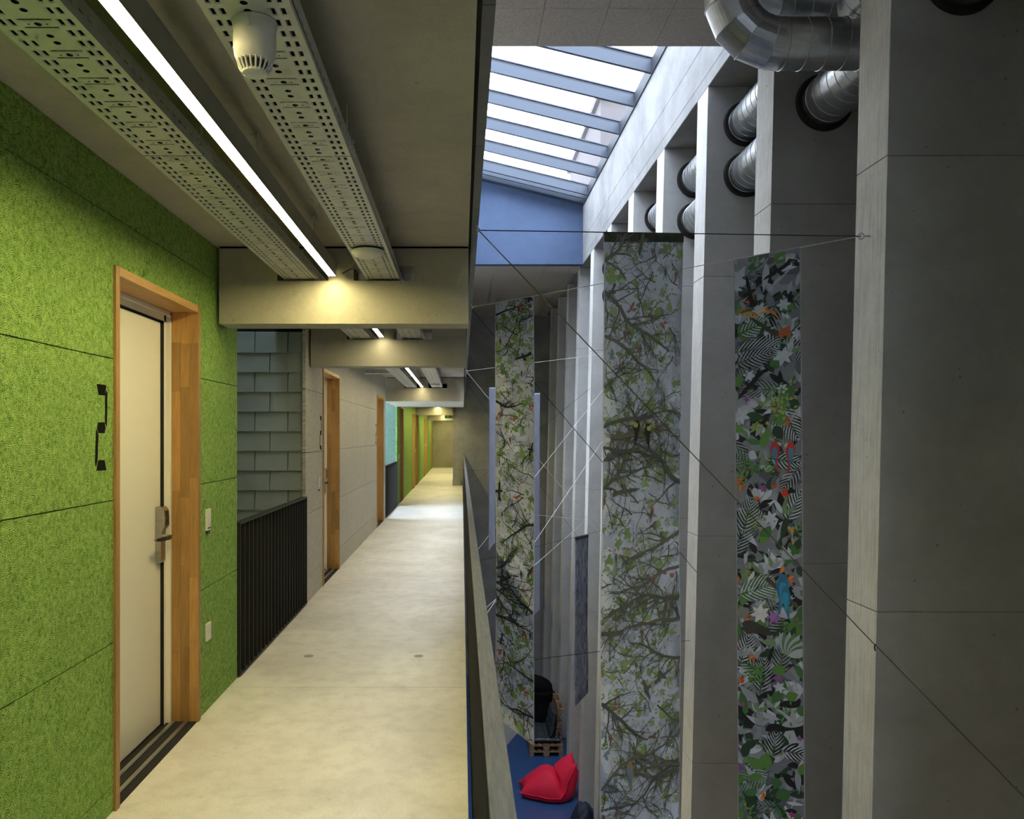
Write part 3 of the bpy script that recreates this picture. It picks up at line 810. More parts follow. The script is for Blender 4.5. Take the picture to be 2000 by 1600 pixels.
def tray_period(m, x0, y):
    w = .2; z = 0
    e = .014; c1 = .016; gp = .006
    cols = [(0, e, None), (e, e+c1, 'a'), (e+c1, e+c1+gp, None), (e+c1+gp, e+2*c1+gp, 'b')]
    mid0 = e+2*c1+gp; mid1 = w-mid0
    def col(xa, xb, kind, ph):
        if kind is None:
            m.quad((x0+xa,y,z),(x0+xb,y,z),(x0+xb,y+PER,z),(x0+xa,y+PER,z)); return
        for k in range(3):
            a = y+k*PER/3
            slot_cell(m, x0+xa, x0+xb, a, a+PER/3, .0042, .013, z)
    for xa, xb, k in cols:
        col(xa, xb, k, 0); col(w-xb, w-xa, k, 0)
    xa, xb = x0+mid0, x0+mid1; xm = (xa+xb)/2; W = xb-xa
    yy = y
    def full(h):
        nonlocal yy
        m.quad((xa,yy,z),(xb,yy,z),(xb,yy+h,z),(xa,yy+h,z)); yy += h
    full(.006)
    h = .013; slot_cell(m, xa, xb, yy, yy+h, W*.40, .0034, z); yy += h
    h = .022
    m.quad((xa,yy,z),(xm-.028,yy,z),(xm-.028,yy+h,z),(xa,yy+h,z)); m.quad((xm+.028,yy,z),(xb,yy,z),(xb,yy+h,z),(xm+.028,yy+h,z))
    round_cell(m, xm-.028, xm-.014, yy, yy+h, .0028, z); round_cell(m, xm-.014, xm+.014, yy, yy+h, .0085, z); round_cell(m, xm+.014, xm+.028, yy, yy+h, .0028, z); yy += h
    h = .013; slot_cell(m, xa, xb, yy, yy+h, W*.40, .0034, z); yy += h
    rest = PER-(yy-y)
    full(rest*.14)
    for _ in range(2):
        h = rest*.36
        m.quad((xa,yy,z),(xm-.014,yy,z),(xm-.014,yy+h,z),(xa,yy+h,z)); m.quad((xm+.014,yy,z),(xb,yy,z),(xb,yy+h,z),(xm+.014,yy+h,z))
        round_cell(m, xm-.014, xm+.014, yy, yy+h, .0088, z); yy += h
    full(y+PER-yy)
SIDE = .060
def tray_section(x0, y0, n):
    m = MB()
    for k in range(n): tray_period(m, x0, y0+k*PER)
    y1 = y0+n*PER
    for x in (x0, x0+.2):
        zs = (0, .018, .034, SIDE)
        m.quad((x,y0,0),(x,y1,0),(x,y1,zs[1]),(x,y0,zs[1])); m.quad((x,y0,zs[2]),(x,y1,zs[2]),(x,y1,SIDE),(x,y0,SIDE))
        yy = y0; st = PER/3
        for k in range(n*3):
            a = y0+k*st
            m.quad((x,a,zs[1]),(x,a+.012,zs[1]),(x,a+.012,zs[2]),(x,a,zs[2])); m.quad((x,a+.034,zs[1]),(x,a+st,zs[1]),(x,a+st,zs[2]),(x,a+.034,zs[2]))
            m.quad((x,a+.012,zs[1]),(x,a+.034,zs[1]),(x,a+.034,.0235),(x,a+.012,.0235)); m.quad((x,a+.012,.0285),(x,a+.034,.0285),(x,a+.034,zs[2]),(x,a+.012,zs[2]))
        s = .010 if x == x0 else -.010
        m.quad((x,y0,SIDE),(x,y1,SIDE),(x+s,y1,SIDE),(x+s,y0,SIDE))
    return m
def tray(x0, y0, y1, breaks, label, cables=9):
    t = empty('cable_tray'); tag(t, label, 'cable tray')
    cuts = [y0]+breaks+[y1]
    for a, b in zip(cuts[:-1], cuts[1:]):
        n = max(1, int(round((b-a-.004)/PER)))
        m = tray_section(0, 0, n); sy = (b-a-.004)/(n*PER)
        m.v = [(x0+x, a+.002+yv*sy, TZ+zv) for x, yv, zv in m.v]
        m.build('tray_section', M['tray'], t)
    for b in breaks:
        for x, s in ((x0, -1), (x0+.2, 1)):
            cp = MB().box(x+s*.0005, x+s*.003, b-.10, b+.10, TZ+.014, TZ+.052).build('connector', M['galv'], t)
            for dy in (-.06, -.03, .03, .06):
                for dz in (.024, .042):
                    MB().lathe((x+s*.003, b+dy, TZ+dz), [(.005, 0), (.005, s*.003), (.002, s*.005)], 8, 'X').build('bolt', M['alu'], cp)
    for k in range(cables):
        xx = x0+.012+.022*k
        MB().tube([(xx+R.uniform(-.006,.006), y0+(y1-y0)*i/8, TZ+.016) for i in range(9)], .0095+.0015*(k % 2), 6).build('cable', M['dark_plastic'], t, True)
    yy = y0+.5
    while yy < y1:
        MB().box(x0-.004, x0+.204, yy-.015, yy+.015, TZ+SIDE, TZ+SIDE+.008).build('hanger_bar', M['galv'], t)
        for x in (x0+.02, x0+.18): MB().tube([(x, yy, TZ+SIDE), (x, yy, CEIL)], .004, 6).build('hanger_rod', M['galv'], t)
        yy += 1.6
    return t
tray(TL[0], -2.6, 4.99, [.02, 2.655], 'perforated steel cable tray above the near green wall, left of the lamp')
tray(TR[0], -2.6, 4.99, [.02, 2.66], 'perforated steel cable tray carrying the alarm sounder, right of the lamp')
tray(TL[0], 4.995, 7.84, [], 'left cable tray in the second ceiling bay')
tray(TR[0], 4.995, 7.84, [], 'right cable tray in the second ceiling bay')
tray(TL[0], 7.845, 15.40, [10.5, 13.0], 'left cable tray in the third ceiling bay')
tray(TR[0], 7.845, 15.40, [10.5, 13.0], 'right cable tray in the third ceiling bay, with a smoke detector')
# angled branch tray in the third bay
bt = empty('cable_tray'); tag(bt, 'short perforated branch tray crossing to the grey wall', 'cable tray')
m = tray_section(0, 0, 3); m.v = [(XW+.005+yv*.98, 11.9+x, TZ+zv+.004) for x, yv, zv in m.v]; m.build('tray_section', M['tray'], bt)

# alarm sounder under the right tray
s = empty('alarm_sounder'); tag(s, 'cream alarm sounder with slotted dome hanging under the right tray', 'alarm')
sx, sy = (TR[0]+TR[1])/2+.002, 1.80
MB().lathe((sx, sy, TZ), [(.050, -.001), (.050, -.006), (.0475, -.020), (.0475, -.030)], 32).build('base', M['white_plastic'], s, True)
MB().lathe((sx, sy, TZ), [(.048, -.030), (.048, -.060), (.045, -.078), (.040, -.088), (.0375, -.092)], 32).build('body', M['white_plastic'], s, True)
MB().lathe((sx, sy, TZ), [(.030, -.09), (.024, -.110), (.010, -.112)], 32).build('core', M['dark_plastic'], s, True)
for k in range(20):
    a = 2*math.pi*k/20
    ca, sa = math.cos(a), math.sin(a)
    MB().tube([(sx+.0385*ca, sy+.0385*sa, TZ-.090), (sx+.034*ca, sy+.034*sa, TZ-.104), (sx+.026*ca, sy+.026*sa, TZ-.114)], .0026, 6).build('rib', M['white_plastic'], s, True)
MB().lathe((sx, sy, TZ), [(.028, -.111), (.028, -.116), (.022, -.120), (.002, -.121)], 32).build('cap', M['white_plastic'], s, True)
MB().box(sx-.002, sx+.002, sy-.051, sy-.046, TZ-.032, TZ-.004).build('latch', M['white_plastic'], s)
def detector(x, y, label):
    d = empty('smoke_detector'); tag(d, label, 'detector')
    MB().lathe((x, y, TZ), [(.080, -.001), (.082, -.010)], 32).build('base', M['dark_plastic'], d, True)
    MB().lathe((x, y, TZ), [(.083, -.010), (.080, -.022), (.066, -.036), (.045, -.044), (.002, -.046)], 32).build('dome', M['white_plastic'], d, True)
detector((TR[0]+TR[1])/2, 3.98, 'white domed detector under the right tray before the first beam')
detector((TR[0]+TR[1])/2, 14.3, 'small white detector under the right tray in the third bay')
tag(MB().tube([(-.575, 4.4, TZ+.02), (-.60, 4.45, TZ+.004), (-.64, 4.5, TZ+.004), (-.68, 4.52, TZ-.012)], .0028, 6).build('loose_wire', M['dark_plastic'], None, True), 'short black loose wire sticking out beside the right tray', 'wire')

# ------------------------------------------------------------------ linear lamps
def lamp(y0, y1, label, em='emit', dz=0.0):
    l = empty('linear_lamp'); tag(l, label, 'lamp')
    global TZ, CEIL
    keep = (TZ, CEIL); TZ += dz; CEIL += dz
    MB().box(LX[0], LX[1], y0, y1, TZ+.006, TZ+.082).build('housing', M['lamp_body'], l)
    MB().box(LX[0]+.0015, LX[1]-.0015, y0+.002, y1-.002, TZ+.003, TZ+.006).build('diffuser', M[em], l)
    for xa in (LX[0], LX[1]-.0015): MB().box(xa, xa+.0015, y0, y1, TZ, TZ+.006).build('rim', M['lamp_body'], l)
    yy = y1-.57-1.14*int((y1-y0-.6)/1.14)
    while yy < y1:
        rd = MB().tube([((LX[0]+LX[1])/2, yy, TZ+.08), ((LX[0]+LX[1])/2, yy, CEIL)], .0022, 6).build('rod', M['galv'], l)
        MB().lathe(((LX[0]+LX[1])/2, yy, CEIL), [(.008, -.022), (.008, 0)], 10).build('ceiling_cap', M['galv'], rd)
        yy += 1.14
    TZ, CEIL = keep
lamp(.6, 4.665, 'long glowing ceiling lamp strip over the near walkway')
lamp(5.3, 7.54, 'glowing lamp strip seen under the first beam', 'emit_dim')
lamp(8.4, 11.78, 'glowing lamp strip in the third bay, nearer half', 'emit_dim')
lamp(11.82, 15.22, 'glowing lamp strip in the third bay, farther half', 'emit_dim')
lamp(20.0, 25.27, 'lamp strip behind the broad pale beam')
lamp(27.5, 33.85, 'lamp strip beyond the exit sign')
lamp(35.0, 39.4, 'lamp strip at the corridor end')
lamp(5.1, 10.0, 'unseen fill lamp strip added in the upper gallery, nearer one', 'emit_gallery_fill', 3.05)  # gallery strips added out of view to brighten the pillar end faces
lamp(10.4, 18.0, 'unseen fill lamp strip added in the upper gallery, farther one', 'emit_gallery_fill', 3.05)
lamp(5.2, 9.8, 'lamp strip under the walkway on the storey below, nearer one', 'emit', -3.05)
lamp(10.2, 15.0, 'lamp strip under the walkway on the storey below, farther one', 'emit', -3.05)

# exit sign
e = empty('exit_sign'); tag(e, 'green and white escape route sign hanging in the far corridor', 'sign')
p0 = px(868.5, 811.5, 25.6); p1 = px(883.5, 817.5, 25.6)
MB().box(p0.x, p1.x, 25.60, 25.63, p1.z, p0.z).build('sign_board', M['sign_green'], e)
W = p1.x-p0.x
MB().box(p0.x+W*.33, p0.x+W*.66, 25.598, 25.60, p1.z+.008, p0.z-.008).build('doorway_field', M['sign_white'], e)
mm = MB(); cx = p0.x+W*.47; cz = (p0.z+p1.z)/2
mm.lathe((cx+.012, 25.597, cz+.028), [(.009, 0), (.009, .001)], 10, 'Y')
for a, b in (((.008,.016),(-.004,-.008)), ((-.004,-.008),(-.024,-.012)), ((-.004,-.008),(.012,-.018)), ((.012,-.018),(.008,-.034)), ((.008,.012),(.026,.004)), ((.006,.014),(-.014,.010))):
    mm.tube([(cx+a[0], 25.597, cz+a[1]), (cx+b[0], 25.597, cz+b[1])], .004, 4)
mm.build('running_figure', M['sign_green'], e)
ar = MB(); cx = p0.x+W*.83
ar.poly([(cx-.026,25.598,cz),(cx,25.598,cz+.030),(cx+.026,25.598,cz),(cx,25.598,cz-.030)]); ar.build('arrow', M['sign_white'], e)
for x in (p0.x+.05, p1.x-.05): MB().tube([(x, 25.615, p0.z), (x, 25.615, CEIL)], .003, 6).build('hanger', M['galv'], e)

# ------------------------------------------------------------------ hanging banners
class Print:
    """flat printed shapes in banner metres: x across, y down"""
    def __init__(s, W, L, seed): s.W = W; s.L = L; s.r = random.Random(seed); s.items = []; s.occ = {}; s.top = 0
    def add(s, pts, col, jit=.12):
        W, L = s.W, s.L; e = .004
        if max(p[0] for p in pts) < e or min(p[0] for p in pts) > W-e or max(p[1] for p in pts) < e or min(p[1] for p in pts) > L-e: return
        P = [(min(max(x, e), W-e), min(max(y, e), L-e)) for x, y in pts]
        k = 1+s.r.uniform(-jit, jit)
        c = tuple(min(1, max(0, q*k)) for q in col)
        g = .012
        x0 = int(min(p[0] for p in P)/g); x1 = int(max(p[0] for p in P)/g); y0 = int(min(p[1] for p in P)/g); y1 = int(max(p[1] for p in P)/g)
        cells = [(i, j) for i in range(x0, x1+1) for j in range(y0, y1+1)]
        lay = 1+max((s.occ.get(q, 0) for q in cells), default=0)
        for q in cells: s.occ[q] = lay
        s.top = max(s.top, lay)
        s.items.append((P, c, lay))
    def blob(s, x, y, rad, col, irr=.45, n=11, sq=1.0):
        ph = s.r.uniform(0, 6.3); pts = []
        for k in range(n):
            a = 2*math.pi*k/n; q = rad*(1+s.r.uniform(-irr, irr))
            pts.append((x+q*math.cos(a+ph), y+q*sq*math.sin(a+ph)))
        s.add(pts, col)
    def leaf(s, x, y, L, w, a, col, bend=0.0):
        c, sn = math.cos(a), math.sin(a); n = 7; up = []; dn = []
        for k in range(n+1):
            t = k/n; h = w*math.sin(math.pi*t**.8); b = bend*L*t*t
            up.append((t*L, h+b)); dn.append((t*L, -h+b))
        pts = up+dn[::-1][1:-1]
        s.add([(x+u*c-v*sn, y+u*sn+v*c) for u, v in pts], col)
    def seg(s, p, q, w0, w1, col):
        dx, dy = q[0]-p[0], q[1]-p[1]; d = math.hypot(dx, dy) or 1; nx, ny = -dy/d, dx/d
        s.add([(p[0]+nx*w0, p[1]+ny*w0), (q[0]+nx*w1, q[1]+ny*w1), (q[0]-nx*w1, q[1]-ny*w1), (p[0]-nx*w0, p[1]-ny*w0)], col, .05)
    def branch(s, x, y, a, L, w, col, depth=2, curl=.35):
        n = max(3, int(L/.022)); st = L/n; p = (x, y)
        for k in range(n):
            t = k/n; a += s.r.uniform(-curl, curl)
            q = (p[0]+st*math.cos(a), p[1]+st*math.sin(a))
            s.seg(p, q, w*(1-t*.75), w*(1-(t+1/n)*.75), col)
            if depth and s.r.random() < .5:
                s.branch(q[0], q[1], a+s.r.choice((-1, 1))*s.r.uniform(.5, 1.1), L*s.r.uniform(.25, .5), w*(1-t*.7)*.5, col, depth-1, curl)
            p = q
    def frond(s, x, y, L, a, col, gap):
        n = int(L/.0125)
        for k in range(1, n):
            t = k/n; bx, by = x+L*t*math.cos(a), y+L*t*math.sin(a)
            ll = L*.42*math.sin(math.pi*min(1, .2+t*.8))+.01
            for sg in (-1, 1):
                s.leaf(bx, by, ll, .0042, a+sg*(1.05-.5*t), col if k % 2 else gap, sg*-.18)
        s.seg((x, y), (x+L*math.cos(a), y+L*math.sin(a)), .003, .001, (.03,.07,.03))
    def bird(s, x, y, k, fl, body, wing, head, beak):
        f = lambda pts, c: s.add([(x+fl*u*k, y+v*k) for u, v in pts], c, .05)
        f([(.05,.25),(.30,.15),(.42,.40),(.35,.75),(.20,1.1),(.05,1.75),(-.02,1.75),(.02,1.1),(-.08,.7),(-.08,.4)], body)
        f([(.10,.35),(.32,.40),(.33,.75),(.20,1.2),(.12,1.5),(.06,1.0),(.02,.6)], wing)
        f([(-.02,.28),(.02,.08),(.16,0),(.30,.06),(.34,.22),(.20,.34),(.05,.36)], head)
        f([(-.02,.22),(.04,.10),(-.06,.10),(-.16,.20),(-.13,.34),(-.06,.28)], beak)
    def flyer(s, x, y, k, a, col):
        c, sn = math.cos(a), math.sin(a)
        f = lambda pts: s.add([(x+k*(u*c-v*sn), y+k*(u*sn+v*c)) for u, v in pts], col, .05)
        f([(-1.1,.12),(-.8,-.02),(-.4,-.06),(0,-.10),(.5,-.12),(.9,-.28),(1.05,-.20),(.98,-.10),(1.1,-.06),(.9,.02),(1.0,.10),(.7,.10),(.3,.16),(0,.14),(-.5,.18)])
        f([(-.1,0),(.1,-.05),(.28,.3),(.35,.52),(.18,.45),(.1,.55),(.02,.35)])
        f([(-.08,-.05),(.08,-.08),(.04,-.3),(-.08,-.38),(-.14,-.25)])
    def flower(s, x, y, rad, col, n=6):
        p0 = s.r.uniform(0, 6)
        for k in range(n): s.leaf(x, y, rad, rad*.24, p0+2*math.pi*k/n, col)
    def mesh(s, P3, nrm, name, parent):
        m = MB()
        for P, c, lay in s.items:
            m.poly([P3(x, y) + nrm*(.0014+lay*.00005) for x, y in P]); m.c.append(c)
        me = bpy.data.meshes.new(name); me.from_pydata(m.v, [], m.f); me.update()
        me.materials.append(M['print'])
        ca = me.color_attributes.new('Col', 'FLOAT_COLOR', 'CORNER')
        for p in me.polygons:
            for li in p.loop_indices: ca.data[li].color = (*m.c[p.index], 1)
        o = bpy.data.objects.new(name, me); COL.objects.link(o); o.parent = parent
        return o

def branches_art(W, L, seed, dark, greens, bgs, accents, dens=1.0, toucan=None, macaws=()):
    p = Print(W, L, seed); r = p.r
    A = W*L
    for _ in range(int(130*A*dens)): p.blob(r.uniform(0,W), r.uniform(0,L), r.uniform(.012,.05), r.choice(bgs), .6, 15)
    for _ in range(int(95*A*dens)):
        x, y = r.uniform(0,W), r.uniform(0,L); c = r.choice(greens)
        p.blob(x, y, r.uniform(.012,.032), c, .6, 15)
        for _ in range(9): p.leaf(x+r.gauss(0,.035), y+r.gauss(0,.035), r.uniform(.012,.03), .005, r.uniform(0,6.3), tuple(q*r.uniform(.6,1.3) for q in c))
    for _ in range(int(10*A*dens)):
        x, y = r.uniform(0,W), r.uniform(0,L); c = r.choice(accents)
        for _ in range(4): p.leaf(x+r.gauss(0,.012), y+r.gauss(0,.012), r.uniform(.02,.05), .009, r.uniform(0,6.3), c)
    for _ in range(int(75*A*dens)):
        p.branch(r.uniform(-.02,W+.02), r.uniform(0,L), r.uniform(0,6.3), r.uniform(.10,.30), r.uniform(.0015,.005), r.choice(dark), 2)
    for _ in range(int(7*A*dens)):
        left = r.random() < .5
        p.branch(-.02 if left else W+.02, r.uniform(0,L), (0 if left else math.pi)+r.uniform(-.6,.6), W*r.uniform(.7,1.2), r.uniform(.007,.013), r.choice(dark), 2, .28)
    for _ in range(int(9*A*dens)):
        x, y = r.uniform(.03,W-.03), r.uniform(0,L)
        p.bird(x, y, r.uniform(.03,.05), r.choice((-1,1)), r.choice(accents), r.choice(dark), r.choice(accents), (.5,.48,.4))
    for _ in range(int(5*A*dens)): p.flyer(r.uniform(0,W), r.uniform(0,L), r.uniform(.05,.09), r.uniform(0,6.3), dark[0])
    if toucan:
        x, y = toucan; bl = (.035,.035,.025); ye = (.55,.56,.12)
        p.branch(x-.16, y+.02, .25, .40, .014, (.20,.18,.12), 1, .15)
        for (u, v, k, f) in ((x, y-.06, .085, 1), (x+.10, y-.035, .085, -1)):
            p.bird(u, v, k, f, bl, bl, bl, (.45,.46,.14))
            p.blob(u+f*.06*k, v+.34*k, .17*k, ye, .1, 12); p.leaf(u+f*.05*k, v+.14*k, .62*k, .10*k, (math.pi-.25) if f > 0 else .25, (.42,.45,.12), .1)
    for (x, y, k, f, body, wing) in macaws: p.bird(x, y, k, f, body, wing, body, (.12,.12,.11))
    return p

def jungle_art(W, L, seed):
    p = Print(W, L, seed); r = p.r; A = W*L
    BK = (.014,.016,.022); DG = (.03,.07,.045); G1 = (.07,.20,.07); G2 = (.16,.34,.10); Y = (.38,.50,.12)
    GR = [(.13,.14,.19), (.22,.24,.31), (.34,.37,.46), (.50,.54,.66), (.66,.71,.86)]
    for _ in range(int(110*A)): p.blob(r.uniform(0,W), r.uniform(0,L), r.uniform(.03,.09), r.choice(GR[:4]+[BK]), .5, 13)
    for _ in range(int(320*A)):
        p.leaf(r.uniform(-.05,W), r.uniform(0,L), r.uniform(.06,.20), r.uniform(.010,.032), r.uniform(0,6.3), r.choice([BK, BK, BK, DG, DG, G1]+GR), r.uniform(-.2,.2))
    for _ in range(int(20*A)):
        p.frond(r.uniform(-.05,W+.02), r.uniform(0,L), r.uniform(.16,.30), r.uniform(0,6.3), r.choice([DG, G1, BK, (.10,.14,.12)]), r.choice(GR[2:]))
    for _ in range(int(12*A)):
        x, y = r.uniform(0,W), r.uniform(0,L); c = r.choice([G2, Y, (.10,.26,.08)])
        for _ in range(26): p.leaf(x+r.gauss(0,.035), y+r.gauss(0,.035), r.uniform(.018,.04), .007, r.uniform(0,6.3), tuple(q*r.uniform(.55,1.25) for q in c))
    for _ in range(int(26*A)):
        x, y = r.uniform(0,W), r.uniform(0,L)
        for k in range(7): p.leaf(x, y, r.uniform(.06,.12), .016, -1.57+r.uniform(-1.2,1.2), r.choice([GR[4], GR[3], GR[2], (.20,.32,.18)]), r.uniform(-.2,.2))
    for _ in range(int(30*A)): p.leaf(r.uniform(-.03,W), r.uniform(0,L), r.uniform(.08,.15), r.uniform(.025,.045), r.uniform(0,6.3), r.choice([G1, DG, (.12,.28,.07)]))
    for _ in range(int(7*A)): p.flower(r.uniform(0,W), r.uniform(0,L), r.uniform(.04,.07), (.62,.67,.82))
    for _ in range(int(5*A)): p.flower(r.uniform(0,W), r.uniform(0,L), r.uniform(.02,.035), r.choice([(.34,.10,.42), (.55,.06,.30)]), 5)
    for _ in range(int(8*A)):
        x, y = r.uniform(0,W), r.uniform(0,L); a = r.uniform(0,6.3)
        for k in range(5): p.leaf(x, y, r.uniform(.03,.06), .008, a+r.uniform(-.8,.8), r.choice([(.72,.14,.04), (.75,.28,.05), (.60,.07,.03)]))
    # named creatures and plants where the photograph shows them (v measured down the banner)
    for k in range(8): p.leaf(.02+.03*k, .385+.012*(k % 3), .10, .008, -.5+.35*(k % 4), r.choice([(.75,.36,.08),(.70,.55,.15),(.62,.24,.06)]), .2)
    p.frond(.0, .66, .30, -.03, DG, GR[4]); p.frond(.02, .54, .22, -.35, G1, GR[4]); p.frond(.0, .74, .26, -.2, BK, GR[3])
    p.flyer(.10, .90, .115, -.75, BK); p.flyer(.11, .25, .11, 1.45, BK); p.flyer(.29, .13, .10, -.4, (.02,.02,.025)); p.flyer(.20, .50, .11, .75, (.06,.09,.05))
    p.add([(.30,.54),(.37,.52),(.375,.61),(.34,.585),(.31,.60)], (.62,.16,.06))
    for k in range(60): p.leaf(.31+r.gauss(0,.05), 1.03+r.gauss(0,.05), .03, .008, r.uniform(0,6.3), r.choice([G1, G2, Y]))
    p.frond(.22, 1.42, .22, .2, DG, GR[4])
    p.bird(.285, 1.30, .125, -1, (.62,.05,.04), (.10,.24,.48), (.62,.06,.05), (.75,.7,.62))
    p.bird(.345, 1.31, .125, 1, (.62,.05,.04), (.12,.28,.50), (.62,.06,.05), (.75,.7,.62))
    p.blob(.33, 1.66, .03, (.62,.06,.04), .3); p.blob(.365, 1.65, .022, BK, .3)
    p.frond(.04, 1.95, .26, -1.3, DG, GR[3])
    p.bird(.375, 1.87, .085, -1, (.70,.36,.07), (.06,.22,.50), (.04,.12,.28), (.03,.03,.03))
    p.frond(.0, 2.38, .30, -.35, G1, GR[4])
    p.seg((.20,2.25), (.40,2.44), .016, .012, (.10,.08,.07))
    p.bird(.28, 2.22, .16, 1, (.03,.22,.48), (.05,.30,.58), (.04,.20,.42), (.02,.02,.02))
    p.bird(.35, 2.30, .13, -1, (.03,.24,.50), (.04,.34,.60), (.04,.22,.42), (.02,.02,.02))
    p.blob(.10, 2.60, .07, (.07,.065,.065), .3, 14, .6); p.blob(.18, 2.62, .055, (.05,.05,.05), .3, 14, .6); p.blob(.04, 2.50, .05, (.28,.27,.27), .3)
    p.flower(.16, 2.50, .07, (.80,.80,.86), 7); p.flower(.25, 2.52, .05, (.40,.18,.55), 6)
    for k in range(9): p.leaf(.34+.0*k, 2.78, .17, .03, -1.9+.2*k, (.12,.26,.12) if k % 2 else GR[3])
    return p

def banner(name, label, TLp, TRp, length, mat, art=None, lean=(0,0), wave=.006, hem=None, slant=0.0, group=None, nseg=140):
    TLp = Vector(TLp); TRp = Vector(TRp); W = (TRp-TLp).length; ax = (TRp-TLp)
    t = empty(name); tag(t, label, 'banner')
    if group: t['group'] = group
    n = Vector((ax.y, -ax.x, 0)).normalized()
    if n.y > 0: n = -n
    def P3(x, y):
        u = x/W; q = y/length
        yy = y + slant*u*q
        return TLp + ax*u + Vector((lean[0]*q, lean[1]*q, -yy)) + n*(wave*math.sin(y*2.1+u*1.7)+wave*.5*math.sin(y*5.0+2*u))
    m = MB(); nx = 6
    for i in range(nx):
        for j in range(nseg):
            a, b = W*i/nx, W*(i+1)/nx; c, d = length*j/nseg, length*(j+1)/nseg
            m.quad(P3(a,c), P3(b,c), P3(b,d), P3(a,d))
    o = m.build('cloth', mat, t, True)
    bm = bmesh.new(); bm.from_mesh(o.data); bmesh.ops.remove_doubles(bm, verts=bm.verts, dist=1e-5); bmesh.ops.recalc_face_normals(bm, faces=bm.faces); bm.to_mesh(o.data); bm.free()
    sd = o.modifiers.new('thickness', 'SOLIDIFY'); sd.thickness = .001; sd.offset = 0
    if art:
        pr = art(W, length); pr.mesh(P3, n, 'print', t)
    if hem:
        h = MB(); e = n*.006
        for i in range(nx):
            a, b = W*i/nx, W*(i+1)/nx
            h.quad(P3(a,-.002)+e, P3(b,-.002)+e, P3(b,hem[0])+e*.9, P3(a,hem[0])+e*.9); h.quad(P3(a,-.002)-e, P3(a,hem[0])-e, P3(b,hem[0])-e, P3(b,-.002)-e)
            h.quad(P3(a,-.002)+e, P3(a,-.002)-e, P3(b,-.002)-e, P3(b,-.002)+e)
        h.build('top_hem', hem[1], t)
    edge = MB()
    for x in (0, W):
        edge.tube([P3(x, length*j/nseg) for j in range(nseg+1)], .0016, 5)
    edge.tube([P3(W*i/nx, length) for i in range(nx+1)], .0016, 5)
    edge.build('stitched_edge', M['print_back'] if art else mat, t)
    return t

# anchor points
fas = lambda Y: Vector((.089, Y, EYE+1.1))
bolt = Vector((xf(EYE+1.31)-.055, 5.2, EYE+1.31))
A1 = fas(4.24); A3 = fas(6.77)
def on_line(p, q, xpix):        # point of the rope that lies in the plane seen at this pixel column
    k = (xpix-902)/F; d = q-p
    t = (k*p.y-p.x)/(d.x-k*d.y); return p+d*t

GA = [(.36,.46,.18), (.28,.38,.15), (.42,.48,.28)]
banner('hanging_banner', 'large hazy banner printed with branches, birds and two toucans',
       on_line(A1, bolt, 1179)-Vector((0,0,.004)), on_line(A1, bolt, 1332)-Vector((0,0,.004)), 4.15, M['print_back'],
       lambda W, L: branches_art(W, L, 3, [(.15,.15,.11), (.19,.185,.14), (.13,.13,.105)], GA, [(.66,.70,.80), (.72,.76,.86), (.54,.57,.64), (.62,.65,.74)],
                                 [(.42,.20,.12), (.22,.34,.42), (.40,.16,.13), (.28,.40,.44)], 1.25, (.205, 1.14),
                                 ((.20, 3.03, .10, -1, (.42,.28,.12), (.20,.30,.40)), (.10, 3.30, .07, 1, (.42,.22,.14), (.30,.45,.52)))),
       lean=(-.03, -.02), wave=.008, hem=(.052, plain('dark_banner_hem', (.05,.06,.035), .8, 0, .6, 30)))
banner('hanging_banner', 'right-hand banner printed with grey and green jungle leaves and parrots',
       on_line(A3, bolt, 1434)-Vector((0,0,.003)), on_line(A3, bolt, 1563)-Vector((0,0,.003)), 4.4, plain('grey_banner_cloth', (.26,.28,.34), .75),
       lambda W, L: jungle_art(W, L, 11), lean=(.035, 0), wave=.008)
banner('hanging_banner', 'slender bright banner printed with branches and birds, nearest the walkway',
       on_line(A3, bolt, 968)-Vector((0,0,.003)), on_line(A3, bolt, 1043)-Vector((0,0,.003)), 3.45, M['print_back'],
       lambda W, L: branches_art(W, L, 21, [(.03,.03,.035), (.05,.05,.06)], [(.28,.42,.13), (.18,.30,.11), (.36,.48,.26)], [(.74,.80,.96), (.82,.88,1.0), (.42,.47,.60), (.60,.66,.82)],
                                 [(.62,.14,.10), (.12,.22,.46), (.52,.22,.10), (.16,.30,.50)], 1.35),
       lean=(.0, -.02), wave=.006, slant=.20)
banner('hanging_banner', 'narrow blue-grey banner edge left of the slender bright banner', px(955, 757, 10), px(967, 757, 10.5), (1075-757)*10/F, M['grey_cloth'], wave=.004)
banner('hanging_banner', 'narrow blue-grey banner edge right of the slender bright banner', px(1039, 768, 12), px(1054, 768, 12.4), (1205-768)*12/F, M['grey_cloth'], wave=.004, lean=(.0,0))
banner('hanging_banner', 'crumpled marbled grey cloth strip in front of the seventh pillar', px(1123, 1050, 14), px(1148, 1044, 14.3), (1380-1050)*14/F, M['crumple'], wave=.007, slant=-.13,
       hem=(.05, plain('dark_strip_hem', (.05,.05,.07), .8)))
banner('hanging_banner', 'pale grey banner end showing below the slender bright banner', px(978, 1180, 9.0), px(1011, 1180, 9.6), (1462-1180)*9.3/F, M['print_back'], wave=.01, slant=-.12)

